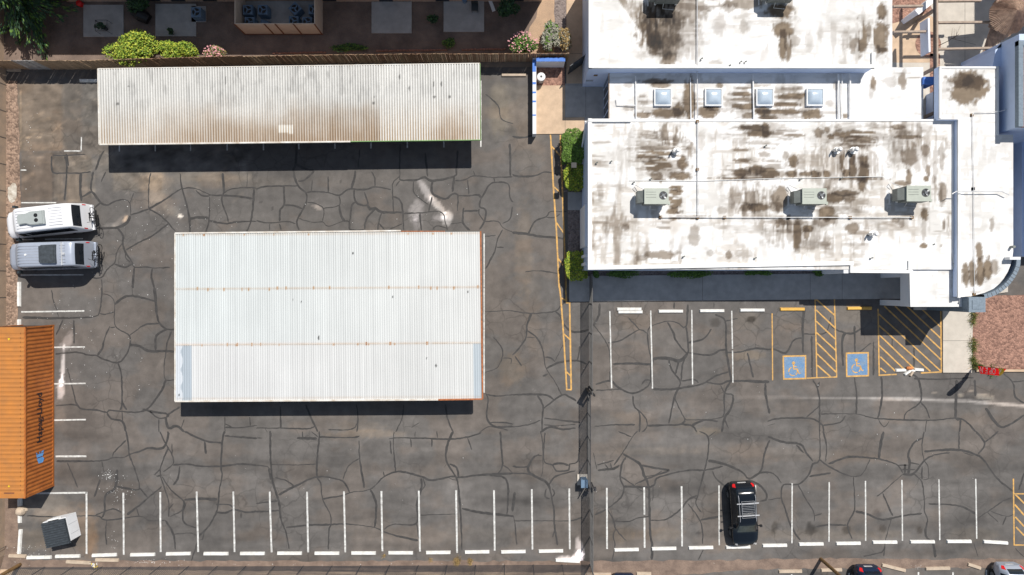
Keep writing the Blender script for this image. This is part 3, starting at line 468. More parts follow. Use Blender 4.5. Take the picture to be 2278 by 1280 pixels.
# ---------------- painted markings ----------------
def ln(b, ox, oy, x0, y0, x1, y1, wpx, z=.006, s=3.9965, m=0):
    z += .004; p = Vector((*xy(ox+x0/s, oy+y0/s), z)); q = Vector((*xy(ox+x1/s, oy+y1/s), z)); L = (q-p).length
    if L < .01: return
    d = (q-p).normalized(); n = Vector((-d.y, d.x, 0))*(wpx/2/PPM); k = max(2, int(L/.35)); rr = random.Random(int(x0*7+y0))
    rows = []
    for i in range(k+1):
        c = p.lerp(q, i/k); a = rr.uniform(.88, 1.08); c2 = rr.uniform(.88, 1.08); rows.append([c+n*a, c-n*c2])
    b.grid(rows, m)
lines = [(0, 960, [(1097, 545, 1101, 1097), (1425, 540, 1429, 1072), (1749, 535, 1763, 1072), (2075, 535, 2086, 1072), (300, 551, 770, 545), (770, 538, 770, 1090), (495, 222, 769, 221)], 4),
 (570, 960, [(120, 535, 137, 1075), (452, 535, 462, 1075), (780, 532, 792, 1075), (1113, 530, 1122, 1065), (1445, 527, 1456, 1068), (1777, 523, 1786, 1080), (2114, 522, 2121, 1060)], 4),
 (1140, 960, [(172, 514, 178, 1050), (505, 508, 510, 1048), (839, 502, 841, 1045), (1171, 497, 1173, 740), (1173, 768, 1175, 1035), (1504, 487, 1508, 1022)], 3.8),
 (1140, 960, [(1836, 480, 1838, 1012), (2160, 480, 2163, 1005)], 3),
 (1708, 960, [(216, 460, 215, 995), (546, 450, 544, 982), (868, 440, 870, 973), (1192, 432, 1197, 972), (1521, 427, 1529, 966), (1848, 422, 1857, 955)], 3),
 (0, 320, [(187, 852, 300, 852), (400, 850, 738, 845), (185, 1168, 742, 1166), (185, 235, 235, 235), (190, 525, 500, 525), (1062, -20, 1062, 70), (1381, -20, 1381, 68), (1695, -20, 1695, 65), (2020, -20, 2020, 60), (570, 65, 730, 65), (725, -60, 722, 70)], 2.6),
 (0, 640, [(190, 217, 750, 208), (440, 532, 756, 528), (440, 857, 762, 852), (440, 1180, 764, 1174)], 3.2),
 (570, 320, [(65, -30, 65, 58), (378, -30, 380, 50), (700, -30, 700, 45), (1020, -30, 1020, 43), (1343, -30, 1343, 38), (1668, -30, 1668, 34), (1997, -560, 1997, 30), (2026, 800, 2026, 1285)], 3),
 (570, 640, [(2026, 0, 2026, 935)], 3),
 (1140, 640, [(866, 210, 882, 895), (1229, 205, 1245, 898), (1594, 200, 1601, 862), (1949, 207, 1956, 545), (1956, 560, 1960, 847)], 2.9)]
b = MB()
for ox, oy, L, wp in lines:
    for l in L: ln(b, ox, oy, *l, wp)
for x0, y0, x1, y1 in ((1761, 1278, 1761, 1300), (1889, 1275, 1889, 1300), (2043, 1273, 2043, 1300), (2120, 1273, 2120, 1300), (2194, 1268, 2194, 1300)): ln(b, 0, 0, x0, y0, x1, y1, 3.5, s=1)
struct(b.build('parking_lines', M['line']))
b = MB(); Y_ = [
 (1708, 640, [(38, 230, 43, 825)], 2.6, .006),
 (1708, 640, [(420, 100, 436, 797), (592, 95, 612, 795)], 3, .006), (1708, 640, [(345, 806, 618, 795)], 2.5, .0066),
 (1708, 640, [(430, 105, 592, 245), (430, 200, 598, 360), (430, 300, 602, 460), (432, 400, 605, 560), (436, 490, 607, 660), (438, 590, 609, 755), (440, 690, 560, 795)], 3.2, .0072),
 (1708, 640, [(980, 190, 990, 780), (1538, 210, 1543, 750)], 3, .006), (1708, 640, [(985, 780, 1145, 772), (1360, 760, 1548, 750)], 3, .0066),
 (1708, 640, [(1345, 170, 1535, 350), (1235, 165, 1535, 450), (1130, 165, 1537, 548), (1035, 165, 1540, 643), (985, 235, 1535, 740), (985, 335, 1445, 745), (985, 415, 1300, 720), (990, 515, 1205, 720), (1000, 615, 1135, 745), (1000, 715, 1050, 755)], 3.2, .0072),
 (1140, 0, [(338, 1200, 343, 1279), (426, 1200, 427, 1279)], 3.2, .006),
 (1140, 320, [(343, 0, 365, 400), (365, 400, 390, 750), (390, 750, 415, 1279), (427, 0, 440, 300), (440, 300, 455, 700), (455, 700, 475, 1279)], 3.6, .006),
 (1140, 640, [(418, 0, 430, 90), (430, 90, 455, 430), (455, 430, 483, 910), (472, 0, 480, 130), (508, 130, 522, 908)], 3.6, .006), (1140, 640, [(475, 136, 514, 136), (476, 908, 526, 908)], 3, .0066),
 (1140, 320, [(345, 20, 425, 110), (370, 385, 420, 430), (390, 700, 460, 800), (405, 1020, 450, 1080)], 3, .0072),
 (1140, 640, [(430, 90, 475, 115), (455, 410, 515, 465), (470, 740, 522, 790)], 3, .0072),
 (1708, 960, [(2183, 420, 2190, 1015)], 3, .006), (1708, 960, [(2190, 1010, 2330, 1010), (2190, 555, 2330, 555)], 3, .0066),
 (1708, 960, [(2200, 560, 2278, 640), (2195, 650, 2278, 745), (2200, 760, 2278, 845), (2205, 850, 2278, 925)], 3.4, .0072)]
for ox, oy, L, wp, z in Y_:
    for l in L: ln(b, ox, oy, *l, wp, z)
struct(b.build('yellow_markings', M['yellow']))
def accessible(c4, cx, cy, k):
    f = lambda u, v: (1708+u/3.9965, 640+v/3.9965)
    q = [f(*p) for p in c4]; cxm = sum(p[0] for p in q)/4; cym = sum(p[1] for p in q)/4
    b = MB(); b.sheet(polyG(q), .0105, 1)
    inn = [(cxm+(x-cxm)*.87, cym+(y-cym)*.87) for x, y in q]; b.sheet(polyG(inn), .0130, 0)
    # wheelchair figure, k px per unit
    z = .0160; X0, Y0 = f(cx, cy)
    def pt(u, v): return Vector((*xy(X0+u*k, Y0+v*k), z))
    b.add([pt(-.05+.36*math.cos(t*math.pi/8), -1.55+.36*math.sin(t*math.pi/8)) for t in range(16)], [tuple(range(16))], 1)
    def st(x0, y0, x1, y1, wd=.2):
        d = Vector((x1-x0, y1-y0)).normalized(); n = Vector((-d.y, d.x))*wd/2
        b.add([pt(x0+n.x, y0+n.y), pt(x1+n.x, y1+n.y), pt(x1-n.x, y1-n.y), pt(x0-n.x, y0-n.y)], [(3, 2, 1, 0)], 1)
    st(-.05, -1.25, 0, -.25, .26); z = .0165; st(-.05, -.85, .65, -.8, .16); z = .0170; st(-.1, -.3, .85, -.25, .24); z = .0175; st(.78, -.3, 1.15, .75, .22); z = .0180; st(1.1, .8, 1.5, .6, .18)
    z = .0185
    for i in range(14):
        if i % 5 == 4: continue
        t0 = R(-30+i*20); t1 = R(-30+(i+1)*20); r0, r1 = .82, 1.04
        b.add([pt(-.15+r0*math.cos(t0), .25+r0*math.sin(t0)), pt(-.15+r1*math.cos(t0), .25+r1*math.sin(t0)), pt(-.15+r1*math.cos(t1), .25+r1*math.sin(t1)), pt(-.15+r0*math.cos(t1), .25+r0*math.sin(t1))], [(3, 2, 1, 0)], 1)
    for p in b.f: pass
    return struct(b.build('accessible_parking_symbol', [M['blue'], M['yellow']]))
accessible([(130, 605), (342, 600), (342, 815), (135, 820)], 230, 735, 10.2)
accessible([(692, 578), (898, 573), (900, 790), (695, 797)], 790, 708, 10.2)
# ---------------- office building ----------------
def wr(px0, py0, px1, py1, h):
    a = P(px0, py0, h); c = P(px1, py1, h); return min(a.x, c.x), max(a.x, c.x), min(a.y, c.y), max(a.y, c.y)
bld = thing('office_building', 'large white flat roofed office building with brown water stains on its roof', 'building', (*xy(1700, 600), 0))
HL, HU, HM, HC, HA = 3.9, 4.15, 3.1, 3.75, 4.3
BR = (.27, .205, .14)
def stain(o, X, Y, blobs, base=.16, seed=1, hz=None):
    xf = X.ravel(); yf = Y.ravel(); T = np.ones((len(xf), 3))
    reg = sstep(.42, .66, fbm(xf*.009, yf*.012, seed+90))
    a = fbm(xf*.075, yf*.016, seed+5, 4); c = fbm(xf*.012, yf*.085, seed+8, 4)
    n = np.maximum(a, c); m = sstep(.545, .70, n)*reg*base*3.6
    m = np.clip(m, 0, .75)[:, None]; T = T*(1-m)+T*np.array((.30, .235, .17))*m
    g = sstep(.5, .75, fbm(xf*.03, yf*.1, seed+40))[:, None]*.10; T = T*(1-g)
    g = np.maximum(sstep(.44, .60, fbm(xf*.10, yf*.022, seed+44)), sstep(.46, .62, fbm(xf*.016, yf*.11, seed+45)))*sstep(.38, .6, fbm(xf*.02, yf*.02, seed+46)); T = T*(1-np.outer(g, (.20, .215, .24)))
    if seed == 11:   # ponding area below the tapered cricket
        xd = 1372+(yf+0)*.72; q = sstep(0, 5, xf-xd)*sstep(1600, 1440, xf)*(yf < 143)*np.clip(sstep(.30, .55, fbm(xf*.14, yf*.03, 301))*.75+.12, 0, .85)*sstep(.25, .5, fbm(xf*.03, yf*.04, 302)); q = q[:, None]; T = T*(1-q)+T*np.array(BR)*q
    if seed == 31:   # broad tan washes
        q = np.maximum(sstep(.50, .62, fbm(xf*.016, yf*.13, 311)), sstep(.50, .62, fbm(xf*.13, yf*.016, 312)))*sstep(.46, .60, fbm(xf*.011, yf*.014, 313))*.5; q = q[:, None]; T = T*(1-q)+T*np.array((.5, .42, .33))*q
    for k, bl in enumerate(blobs):
        cx, cy, rx, ry = bl[:4]; rx *= 1.12; ry *= 1.12; stg = min(1, (bl[4] if len(bl) > 4 else .85)*1.12); mode = bl[5] if len(bl) > 5 else ''
        dx = xf-cx; dy = yf-cy; sel = (np.abs(dx) < rx*2.2+6) & (np.abs(dy) < ry*2.2+6)
        if not sel.any(): continue
        u = dx[sel]/rx; v = dy[sel]/ry; d = (np.sqrt(u*u+v*v)*.84+.8*(fbm(xf[sel]*.10, yf[sel]*.10, seed+k*3)-.5)+.35*(fbm(xf[sel]*.3, yf[sel]*.07, seed+k*5)-.5))
        mm = sstep(1.02, .68, d)*stg
        if mode == 'v': mm *= sstep(.36, .52, fbm(xf[sel]*.17, yf[sel]*.025, seed+k))
        if mode == 'h': mm *= sstep(.38, .52, fbm(xf[sel]*.025, yf[sel]*.19, seed+k))
        mm = mm[:, None]; rim = 1-.10*np.exp(-((d-.85)/.09)**2)*stg
        T[sel] = (T[sel]*(1-mm)+T[sel]*np.array(BR)*mm)*rim[:, None]
    set_tint(o, T)
def roofpiece(name, x0, y0, x1, y1, h, blobs, seed, res=3.2, lab=None, base=.16):
    X, Y = np.meshgrid(np.linspace(x0, x1, max(4, int((x1-x0)/res))), np.linspace(y1, y0, max(4, int((y1-y0)/res))))
    k = (H-h)/H; o = grid_mesh(name, M['roof'], (X-1139)/PPM*k, -(Y-640)/PPM*k, h+.02*(fbm(X*.03, Y*.03, seed+3)-.5)-.0, bld); stain(o, X, Y, blobs, base, seed)
    return o
up = [(1475, 70, 34, 34, .75, 'v'), (1490, 100, 22, 26, .7), (1520, 25, 50, 24, .6), (1540, 90, 24, 40, .3, 'v'), (1700, 40, 60, 14, .3, 'h'), (1440, 60, 22, 45, .9, 'v'), (1470, 25, 30, 30, .9, 'v'), (1500, 45, 20, 20, .7), (1455, 95, 14, 22, .9), (1487, 132, 16, 14, .8), (1465, 110, 22, 16, .6), (1530, 60, 25, 20, .4, 'h'), (1600, 55, 12, 25, .35),
 (1560, 10, 60, 12, .6, 'h'), (1660, 8, 40, 10, .7), (1735, 25, 26, 14, .9), (1740, 65, 20, 16, .9), (1741, 100, 7, 32, .9), (1754, 105, 8, 28, .85, 'v'), (1762, 90, 14, 12, .5), (1758, 12, 6, 12, .6),
 (1917, 85, 11, 36, .9, 'v'), (1900, 100, 12, 16, .7, 'v'), (1933, 70, 4, 18, .7), (1880, 90, 6, 24, .35), (1920, 40, 5, 20, .3), (1655, 60, 8, 14, .4), (1590, 142, 14, 8, .4), (1800, 60, 30, 20, .12), (1800, 95, 8, 20, .3), (1620, 15, 14, 10, .5), (1860, 75, 30, 30, .12)]
roofpiece('roof', 1310, -90, 1943, 152, HU, up, 11, base=.10)
mid = [(1560, 240, 60, 26, .4, 'h'), (1660, 225, 40, 34, .5, 'h'), (1760, 230, 50, 34, .55, 'h'), (1470, 240, 60, 22, .4, 'h'), (1460, 182, 30, 6, .8), (1470, 190, 18, 6, .8), (1398, 190, 8, 6, .4), (1430, 222, 10, 12, .55, 'h'), (1534, 225, 11, 42, .95), (1488, 252, 36, 10, .95), (1508, 245, 10, 14, .9), (1431, 257, 18, 7, .85), (1400, 240, 12, 6, .5),
 (1575, 250, 22, 12, .95), (1588, 242, 14, 5, .9), (1600, 190, 8, 6, .8), (1655, 197, 20, 2.5, .85), (1650, 210, 25, 5, .9), (1655, 222, 24, 3, .8), (1660, 237, 26, 6, .95), (1665, 258, 14, 6, .8), (1700, 248, 16, 8, .9), (1705, 262, 18, 5, .8),
 (1690, 190, 22, 3, .5), (1760, 198, 22, 3, .6), (1762, 214, 28, 7, .95), (1750, 233, 26, 5, .95), (1735, 249, 45, 6, .95), (1808, 254, 20, 11, .95), (1712, 262, 20, 6, .8), (1845, 250, 20, 3, .4), (1846, 230, 8, 6, .35), (1880, 258, 6, 5, .8), (1860, 190, 6, 10, .4),
 (1943, 187, 6, 14, .85), (1938, 205, 4, 14, .3), (2007, 180, 9, 14, .75), (1978, 182, 14, 10, .35), (2035, 173, 12, 2, .7), (2020, 147, 28, 2.5, .45), (2013, 158, 5, 5, .35), (2000, 162, 26, 1.5, .3)]
k_ = 1
roofpiece('roof', 1356, 150, 2054, 272, HM, mid, 23, base=.10)
mi2 = [(1957, 85, 16, 36, .97), (1962, 25, 10, 18, .9), (1954, 110, 4, 12, .9), (1965, 112, 9, 5, .8), (1970, 40, 4, 40, .3)]
roofpiece('roof', 1941, -90, 1985, 150, HM+.004, mi2, 27, base=.05)
low = [(1470, 345, 60, 44, .55, 'h'), (1680, 380, 70, 20, .6, 'h'), (1870, 370, 90, 40, .5, 'v'), (1680, 450, 44, 34, .5, 'v'), (1850, 445, 70, 24, .5, 'h'), (1770, 520, 60, 30, .45, 'v'), (2040, 330, 60, 40, .45, 'v'), (1690, 300, 60, 26, .5, 'h'), (1910, 300, 90, 22, .4, 'h'), (1400, 350, 40, 60, .2, 'v'), (1452, 345, 34, 8, .9, 'h'), (1460, 330, 30, 6, .7, 'h'), (1465, 366, 28, 14, .9, 'h'), (1445, 300, 20, 8, .6, 'h'), (1490, 300, 26, 22, .75, 'v'), (1518, 362, 10, 14, .95), (1512, 392, 24, 8, .95), (1460, 392, 14, 8, .8), (1538, 345, 8, 24, .7, 'v'),
 (1504, 420, 14, 14, .9, 'h'), (1502, 445, 14, 26, .95, 'h'), (1500, 475, 14, 12, .9, 'h'), (1540, 484, 30, 4, .8), (1465, 402, 16, 3, .7), (1545, 525, 10, 24, .55), (1472, 567, 32, 8, .75), (1392, 506, 7, 7, .6), (1478, 507, 14, 3, .6), (1480, 495, 12, 3, .5), (1621, 567, 6, 8, .75), (1655, 565, 20, 8, .35), (1580, 563, 8, 6, .4), (1336, 430, 7, 16, .45), (1350, 520, 4, 30, .3),
 (1607, 468, 9, 7, .45), (1645, 334, 16, 4, .8), (1650, 357, 18, 4, .85), (1648, 385, 18, 9, .95), (1685, 378, 16, 9, .95), (1700, 338, 14, 10, .6, 'h'), (1690, 297, 28, 7, .95), (1676, 285, 26, 6, .9), (1703, 290, 8, 14, .9), (1640, 285, 26, 4, .4, 'h'), (1690, 318, 24, 4, .5),
 (1672, 440, 26, 14, .7, 'v'), (1685, 462, 20, 9, .9), (1660, 462, 14, 8, .8), (1712, 385, 24, 10, .9), (1660, 397, 60, 2.5, .85), (1735, 440, 16, 26, .8), (1728, 460, 14, 12, .7), (1764, 357, 9, 13, .95), (1748, 345, 6, 10, .6), (1760, 388, 10, 7, .9), (1795, 387, 14, 5, .85), (1813, 387, 8, 9, .95), (1838, 388, 8, 7, .9), (1824, 388, 4, 5, .8), (1770, 386, 4, 10, .8),
 (1835, 360, 6, 30, .45, 'v'), (1880, 362, 10, 26, .95, 'v'), (1882, 385, 8, 8, .9), (1897, 375, 8, 22, .95), (1895, 350, 6, 14, .7), (1922, 360, 10, 14, .98), (1920, 385, 12, 20, .98), (1918, 410, 9, 14, .9), (1900, 398, 60, 2, .8), (1855, 440, 20, 10, .9), (1880, 430, 22, 6, .85), (1890, 441, 14, 9, .8), (1840, 410, 8, 10, .6), (1840, 475, 16, 16, .98), (1835, 495, 20, 8, .7), (1850, 484, 16, 4, .8), (1910, 472, 20, 6, .3),
 (1773, 520, 9, 32, .92), (1738, 500, 12, 16, .8, 'v'), (1756, 500, 5, 18, .6), (1797, 508, 12, 8, .92), (1795, 520, 6, 12, .8), (1800, 545, 18, 10, .45), (1835, 545, 9, 7, .5), (1896, 508, 14, 10, .8), (1908, 543, 24, 3, .4), (1860, 490, 4, 12, .4), (2057, 478, 8, 12, .95), (2055, 500, 4, 40, .4), (2054, 547, 8, 5, .9), (2020, 340, 18, 26, .75, 'v'), (2058, 335, 8, 14, .75), (2022, 395, 6, 16, .85), (2005, 408, 14, 5, .8), (2065, 380, 5, 12, .8), (2060, 398, 5, 6, .9), (2078, 400, 6, 8, .5), (2095, 350, 5, 30, .5), (2097, 430, 8, 24, .75), (2099, 502, 3, 8, .7), (2094, 547, 3, 3, .6), (1990, 330, 6, 12, .4), (2080, 380, 5, 16, .4),
 (1822, 297, 10, 10, .8), (1840, 289, 6, 7, .8), (1865, 285, 8, 6, .5), (1905, 303, 48, 13, .95, 'h'), (1910, 315, 34, 12, .85, 'h'), (1848, 305, 8, 5, .9), (1728, 298, 14, 3, .6), (1765, 302, 22, 3, .8), (1748, 291, 24, 3, .5), (2000, 283, 14, 5, .8), (2018, 305, 26, 4, .85), (2010, 295, 16, 5, .6), (2045, 300, 6, 24, .5, 'v'), (1944, 280, 8, 6, .4), (1955, 520, 4, 20, .25), (1993, 490, 8, 6, .7), (2005, 495, 6, 10, .5), (1425, 575, 12, 5, .5), (1560, 315, 8, 20, .35)]
roofpiece('roof', 1308, 266, 2122, 600, HL, low, 31, res=3.0, base=.20)
can = [(2092, 585, 40, 8, .85), (2105, 592, 24, 6, .7)]
roofpiece('roof', 2022, 597, 2138, 683, HC, can, 43, base=.03)
# annex with a rounded corner: rows between left edge and a bending right edge
def rx_(y):
    if y < 300: return 2222.0
    if y < 560: return 2254.0
    return float(np.interp(y, [560, 574, 590, 605, 620, 632, 643, 652, 658, 661], [2254, 2252, 2248, 2242, 2233, 2223, 2210, 2190, 2165, 2142]))
def lx_(y): return 2088.0 if y < 266 else 2130.0
for (ya, yb) in ((148, 266), (266.0, 300), (300.0, 661)):
    n = max(6, int((yb-ya)/3)); ys = np.linspace(yb, ya, n); xx = []; yy = []
    for y in ys:
        yq = min(max(y, ya+.01), yb-.01); xs = np.linspace(lx_(yq), rx_(yq), 46); xx.append(xs); yy.append(np.full(46, y))
    X = np.array(xx); Y = np.array(yy); k = (H-HA)/H
    o = grid_mesh('roof', M['roof'], (X-1139)/PPM*k, -(Y-640)/PPM*k, np.full(X.shape, HA)+.015*(fbm(X*.03, Y*.03, 7)-.5), bld)
    stain(o, X, Y, [(2154, 195, 38, 32, .95), (2140, 180, 24, 16, .8), (2166, 182, 22, 16, .8), (2103, 190, 8, 20, .3), (2104, 172, 3, 2, .6), (2148, 614, 7, 22, .85), (2163, 610, 7, 26, .85), (2180, 606, 8, 30, .92), (2197, 598, 8, 24, .95), (2212, 594, 8, 14, .7), (2178, 557, 7, 18, .85), (2160, 620, 30, 14, .4, 'v'), (2207, 500, 5, 14, .6), (2170, 650, 14, 3, .35)], .04, 51)
# walls (each storey block), slightly inside the roof edges
b = MB()
def wallbox(px0, py0, px1, py1, h, inset=.01):
    x0, x1, y0, y1 = wr(px0, py0, px1, py1, h); b.box(x0+inset, x1-inset, y0+inset, y1-inset, 0, h-.03)
wallbox(1310, -90, 1943, 152, HU); wallbox(1356, 153, 2054, 272, HM); wallbox(1941, -90, 1985, 150, HM-.005)
x0, x1, y0, y1 = wr(1308, 266, 2122, 600, HL); b.box(x0+.01, x1-.01, y0+.01, y1-.01, 0, HL-.03)
pa = []
for y in list(np.linspace(270, 299.9, 2))+list(np.linspace(300, 661, 60)):
    q = P(rx_(y)-.6, y, HA); pa.append((q.x, q.y))
pa = [tuple(P(2130.5, 267, HA)[:2]), tuple(P(2088.5, 266, HA)[:2]), tuple(P(2088.5, 148.5, HA)[:2]), tuple(P(2221.5, 148.5, HA)[:2])]+pa+[tuple(P(2130.5, 660.5, HA)[:2])]
b.prism(pa, HA-.5, HA-.03)      # the annex is a deep canopy edge carried on a set-back wall
pb = [tuple(P(x, y, HA)[:2]) for x, y in ((2150, 170), (2215, 170), (2215, 300), (2247, 305), (2247, 560), (2235, 590), (2215, 620), (2190, 640), (2150, 650), (2136, 650), (2136, 275), (2150, 270))]; b.prism(pb, 0, HA-.505)
b.build('wall', M['stucco_shade'], bld)
# parapets
b = MB()
def curb(pts, h, wpx, z1, m=0, close=False):
    pts = [P(x, y, h) for x, y in pts]
    for i in range(len(pts)-1):
        a, c = pts[i].copy(), pts[i+1].copy(); a.z = c.z = (h-.06+z1)/2+.0012*(i % 2); d = (c-a).normalized(); 
        b.bar(a-d*wpx/2/PPM, c+d*wpx/2/PPM, wpx/PPM, z1-(h-.06), m)
curb([(1313, -90), (1313, 149), (1941, 149), (1941, 122)], HU, 7, HU+.14)
curb([(1312, 269), (1312, 596)], HL, 8, HL+.12); curb([(1312, 596), (1893, 586)], HL, 8, HL+.13); curb([(1312, 269), (1400, 269)], HL, 6, HL+.16)
curb([(1400, 269), (2078, 268), (2119, 268), (2119, 560), (2124, 598)], HL, 4, HL+.05)
curb([(1893, 586), (1893, 604), (2022, 605), (2022, 583)], HL, 6, HL+.12)
curb([(2024, 600), (2026, 680), (2136, 680), (2134, 598)], HC, 5, HC+.10)
b.build('parapet', M['cap'], bld)
b = MB()
curb([(2091, 151), (2219, 151), (2219, 299)], HA, 4, HA+.05); curb([(2133, 269), (2133, 660)], HA, 5, HA+.06); curb([(2091, 151), (2091, 262)], HA, 4, HA+.055)
b.build('parapet', M['cap'], bld)
# covered entry: columns under the canopy, fascia
b = MB()
x0, x1, y0, y1 = wr(2022, 597, 2138, 683, HC); b.box(x0+.01, x1-.01, y0+.01, y1-.01, HC-1.0, HC-.03)
x0, x1, y0, y1 = wr(1893, 598, 2022, 607, HL); b.box(x0, x1+.3, y0, y1, HL-.9, HL-.035)
b.build('canopy_fascia', M['stucco'], bld)
b = MB()
for px, py in ((2033, 676), (2120, 676), (2033, 610)):
    c = P(px, py, HC); b.box(c.x-.2, c.x+.2, c.y-.2, c.y+.2, 0, HC-1.005)
c = P(1884, 601, HL); b.box(c.x-.2, c.x+.15, c.y-.22, c.y+.22, 0, HL-.04)
b.build('column', M['stucco'], bld)
# curved screen wall with grey masonry coping and its corner pillar
b = MB(); arc = [(2264, 578), (2263, 590), (2258, 604), (2250, 618), (2240, 631), (2228, 642), (2214, 651), (2200, 657), (2188, 660)]
ap = catmull(arc, 4); rows = []
for i, p in enumerate(ap):
    a = ap[max(0, i-1)]; c = ap[min(len(ap)-1, i+1)]; d = Vector((c[0]-a[0], c[1]-a[1])).normalized(); n = Vector((d.y, -d.x))*4.6
    o1 = P(p[0]+n.x, p[1]+n.y, 4.4); o2 = P(p[0]-n.x, p[1]-n.y, 4.4)
    f = lambda q, z: (q.x, q.y, z)
    rows.append([f(o1, 2.6), f(o1, 4.48), f(o2, 4.48), f(o2, 2.6)])
b.grid(rows)
x0, x1, y0, y1 = wr(2153, 661, 2190, 695, 4.4); b.box(x0, x1, y0, y1, 0, 4.50); b.box(x0+.22, x1-.22, y0+.22, y1-.22, 4.50, 4.53)
for i in range(4, len(ap)-1, 2):
    p = P(*ap[i], 4.4); q = P(*ap[i+1], 4.4); d = (q-p).normalized(); n = Vector((-d.y, d.x, 0))*.15; b.bar((p.x-n.x, p.y-n.y, 4.484), (p.x+n.x, p.y+n.y, 4.484), .015, .02, 1)
b.build('coping', [M['greycap'], M['joint']], bld)
b = MB(); x0, x1, y0, y1 = wr(2244, 572, 2268, 578, 4.7); b.box(x0, x1, y0, y1, 3.5, 4.8); b.build('coping', M['stucco'], bld)
# west face pilasters and downspout seen beside the roof edge
b = MB(); wx = P(1308, 0, HL).x
for y0, y1 in ((455, 548), (566, 572), (584, 590)):
    a = xy(0, y0)[1]*.93; c = xy(0, y1)[1]*.93; b.box(wx-.16, wx+.02, c, a, .2, 3.4)
b.tube([(wx-.12, P(0, 275, 3).y, 3.5), (wx-.12, P(0, 290, 3).y, 3.0), (wx-.12, P(0, 318, 3).y, 1.2)], .06, 8)
b.build('pilaster', M['stucco'], bld)
b = MB(); b.box(P(1356, 0, HM).x-.06, P(1356, 0, HM).x, P(0, 268, HM).y, P(0, 156, HM).y, HM-.22, HM+.02); b.build('fascia_board', M['beam'], bld)
b = MB(); xx = P(1356, 0, HM).x
for k in range(5):
    yy = P(0, 172+k*21, 1.5).y; b.box(xx-.025, xx+.02, yy-.5, yy+.02, .4, 2.6)
b.build('window', M['glass'], bld)
yy = P(0, 152, HU).y; b = MB(); a = P(1324, 0, 2.4).x; b.box(a-.13, a+.13, yy-.02, yy+.03, 2.55, 2.8); b.build('wall_lamp', M['pole'], bld)
b = MB(); a = P(1312, 0, 2).x
for k in range(6): b.box(a-.2+k*.09, a-.16+k*.09, yy-.012, yy+.03, 1.35, 1.65)
b.build('wall_vent', M['acdark'], bld)
# skylights
def skylight(px, py):
    c = P(px, py, HM+.2); s = .60
    f = MB()
    for t in ((-s, s, s-.07, s), (-s, s, -s, -s+.07), (-s, -s+.07, -s+.07, s-.07), (s-.07, s, -s+.07, s-.07)): f.box(c.x+t[0], c.x+t[1], c.y+t[2], c.y+t[3], HM-.02, HM+.20)
    fo = f.build('skylight', M['cap'], bld)
    d = MB(); n = 12; e = s-.07
    d.grid([[(c.x-e+2*e*i/n, c.y-e+2*e*j/n, HM+.15+.20*(1-(2*i/n-1)**4)*(1-(2*j/n-1)**4)) for i in range(n+1)] for j in range(n+1)])
    d.build('dome', M['glassdome'], fo, smooth=True)
for x in (1475, 1588, 1702, 1814): skylight(x, 216)
def roofpipe(pts, h, r, m='cap', dz=.14, name='roof_pipe', blocks=0):
    q = [P(x, y, h+dz) for x, y in pts]; b = MB(); b.tube(q, r, 8, 0)
    if blocks:
        for i in range(len(q)-1):
            L = (q[i+1]-q[i]).length; k = max(1, int(L/blocks))
            for j in range(k+1):
                p = q[i].lerp(q[i+1], j/k); b.box(p.x-.09, p.x+.09, p.y-.09, p.y+.09, h-.02, h+dz-.0, 1)
    return b.build(name, [M[m], M['pole']], bld)
roofpipe([(1551, -40), (1551, 146)], HU, .03, 'chrome', blocks=3.4); roofpipe([(1551, 156), (1552, 264)], HM, .03, 'chrome', .35); roofpipe([(1552, 270), (1553, 484)], HL, .03, 'chrome', blocks=2.6)
roofpipe([(1470, 483), (1755, 484), (2030, 484)], HL, .03, 'chrome', blocks=3.6)
roofpipe([(1414, 170), (1415, 265)], HM, .035, 'cap'); roofpipe([(1371, 220), (1373, 233), (1413, 235)], HM, .035, 'cap')
roofpipe([(1536, 173), (1537, 267)], HM, .04, 'cap', .06); roofpipe([(1675, 165), (1677, 268)], HM, .05, 'cap')
for x in (1865, 1873, 1891): roofpipe([(x, 165), (x+1, 266)], HM, .06 if x != 1873 else .035, 'cap', .18)
roofpipe([(2163, 256), (2168, 250), (2222, 249), (2240, 244)], HA, .025, 'chrome'); roofpipe([(2163, 256), (2166, 420), (2168, 655)], HA, .02, 'chrome', .08, blocks=3.9); roofpipe([(2118, 432), (2128, 426), (2228, 426), (2245, 434)], HA, .03, 'chrome', .3)
roofpipe([(1400, 402), (1470, 402), (1560, 403), (1700, 398), (1965, 393)], HL, .018, 'cap', .05)
def roofvent(px, py, h=HL, s=1.0):
    c = P(px, py, h+.5); v = MB(); v.cyl(c, .10*s, h-.05, h+.62, 14); v.cyl(c, .17*s, h+.50, h+.60, 16, r2=.10); v.cyl(c, .25, h-.02, h+.06, 16)
    v.box(c.x-.32, c.x-.27, c.y-.12, c.y+.05, h, h+.6); v.box(c.x-.32, c.x-.05, c.y-.12, c.y-.07, h, h+.25)
    v.build('roof_vent', M['cap'], bld)
for p in ((1508, 334), (1869, 332), (1906, 332), (1949, 520)): roofvent(*p)
for x, y in ((2248, 550),): c = P(x, y, HA); v = MB(); v.cyl(c, .09, HA, HA+.35, 12); v.build('roof_vent', M['acdark'], bld)
for x, y, h in ((1357, 361, HL), (1325, 364, HL), (1518, 572, HL), (1677, 575, HL), (1558, 133, HU), (1655, 140, HU), (1645, 140, HU), (1620, 148, HU), (1935, 575, HL), (2072, 545, HC), (2117, 587, HC), (1700, 326, HL), (1778, 400, HL), (1868, 398, HL), (1445, 400, HL), (1407, 408, HL)):
    c = P(x, y, h); v = MB(); v.tube([(c.x, c.y, h), (c.x+.02, c.y, h+.16), (c.x+.12, c.y+.05, h+.2)], .045, 8); v.build('drain_pipe', M['acdark'], bld)

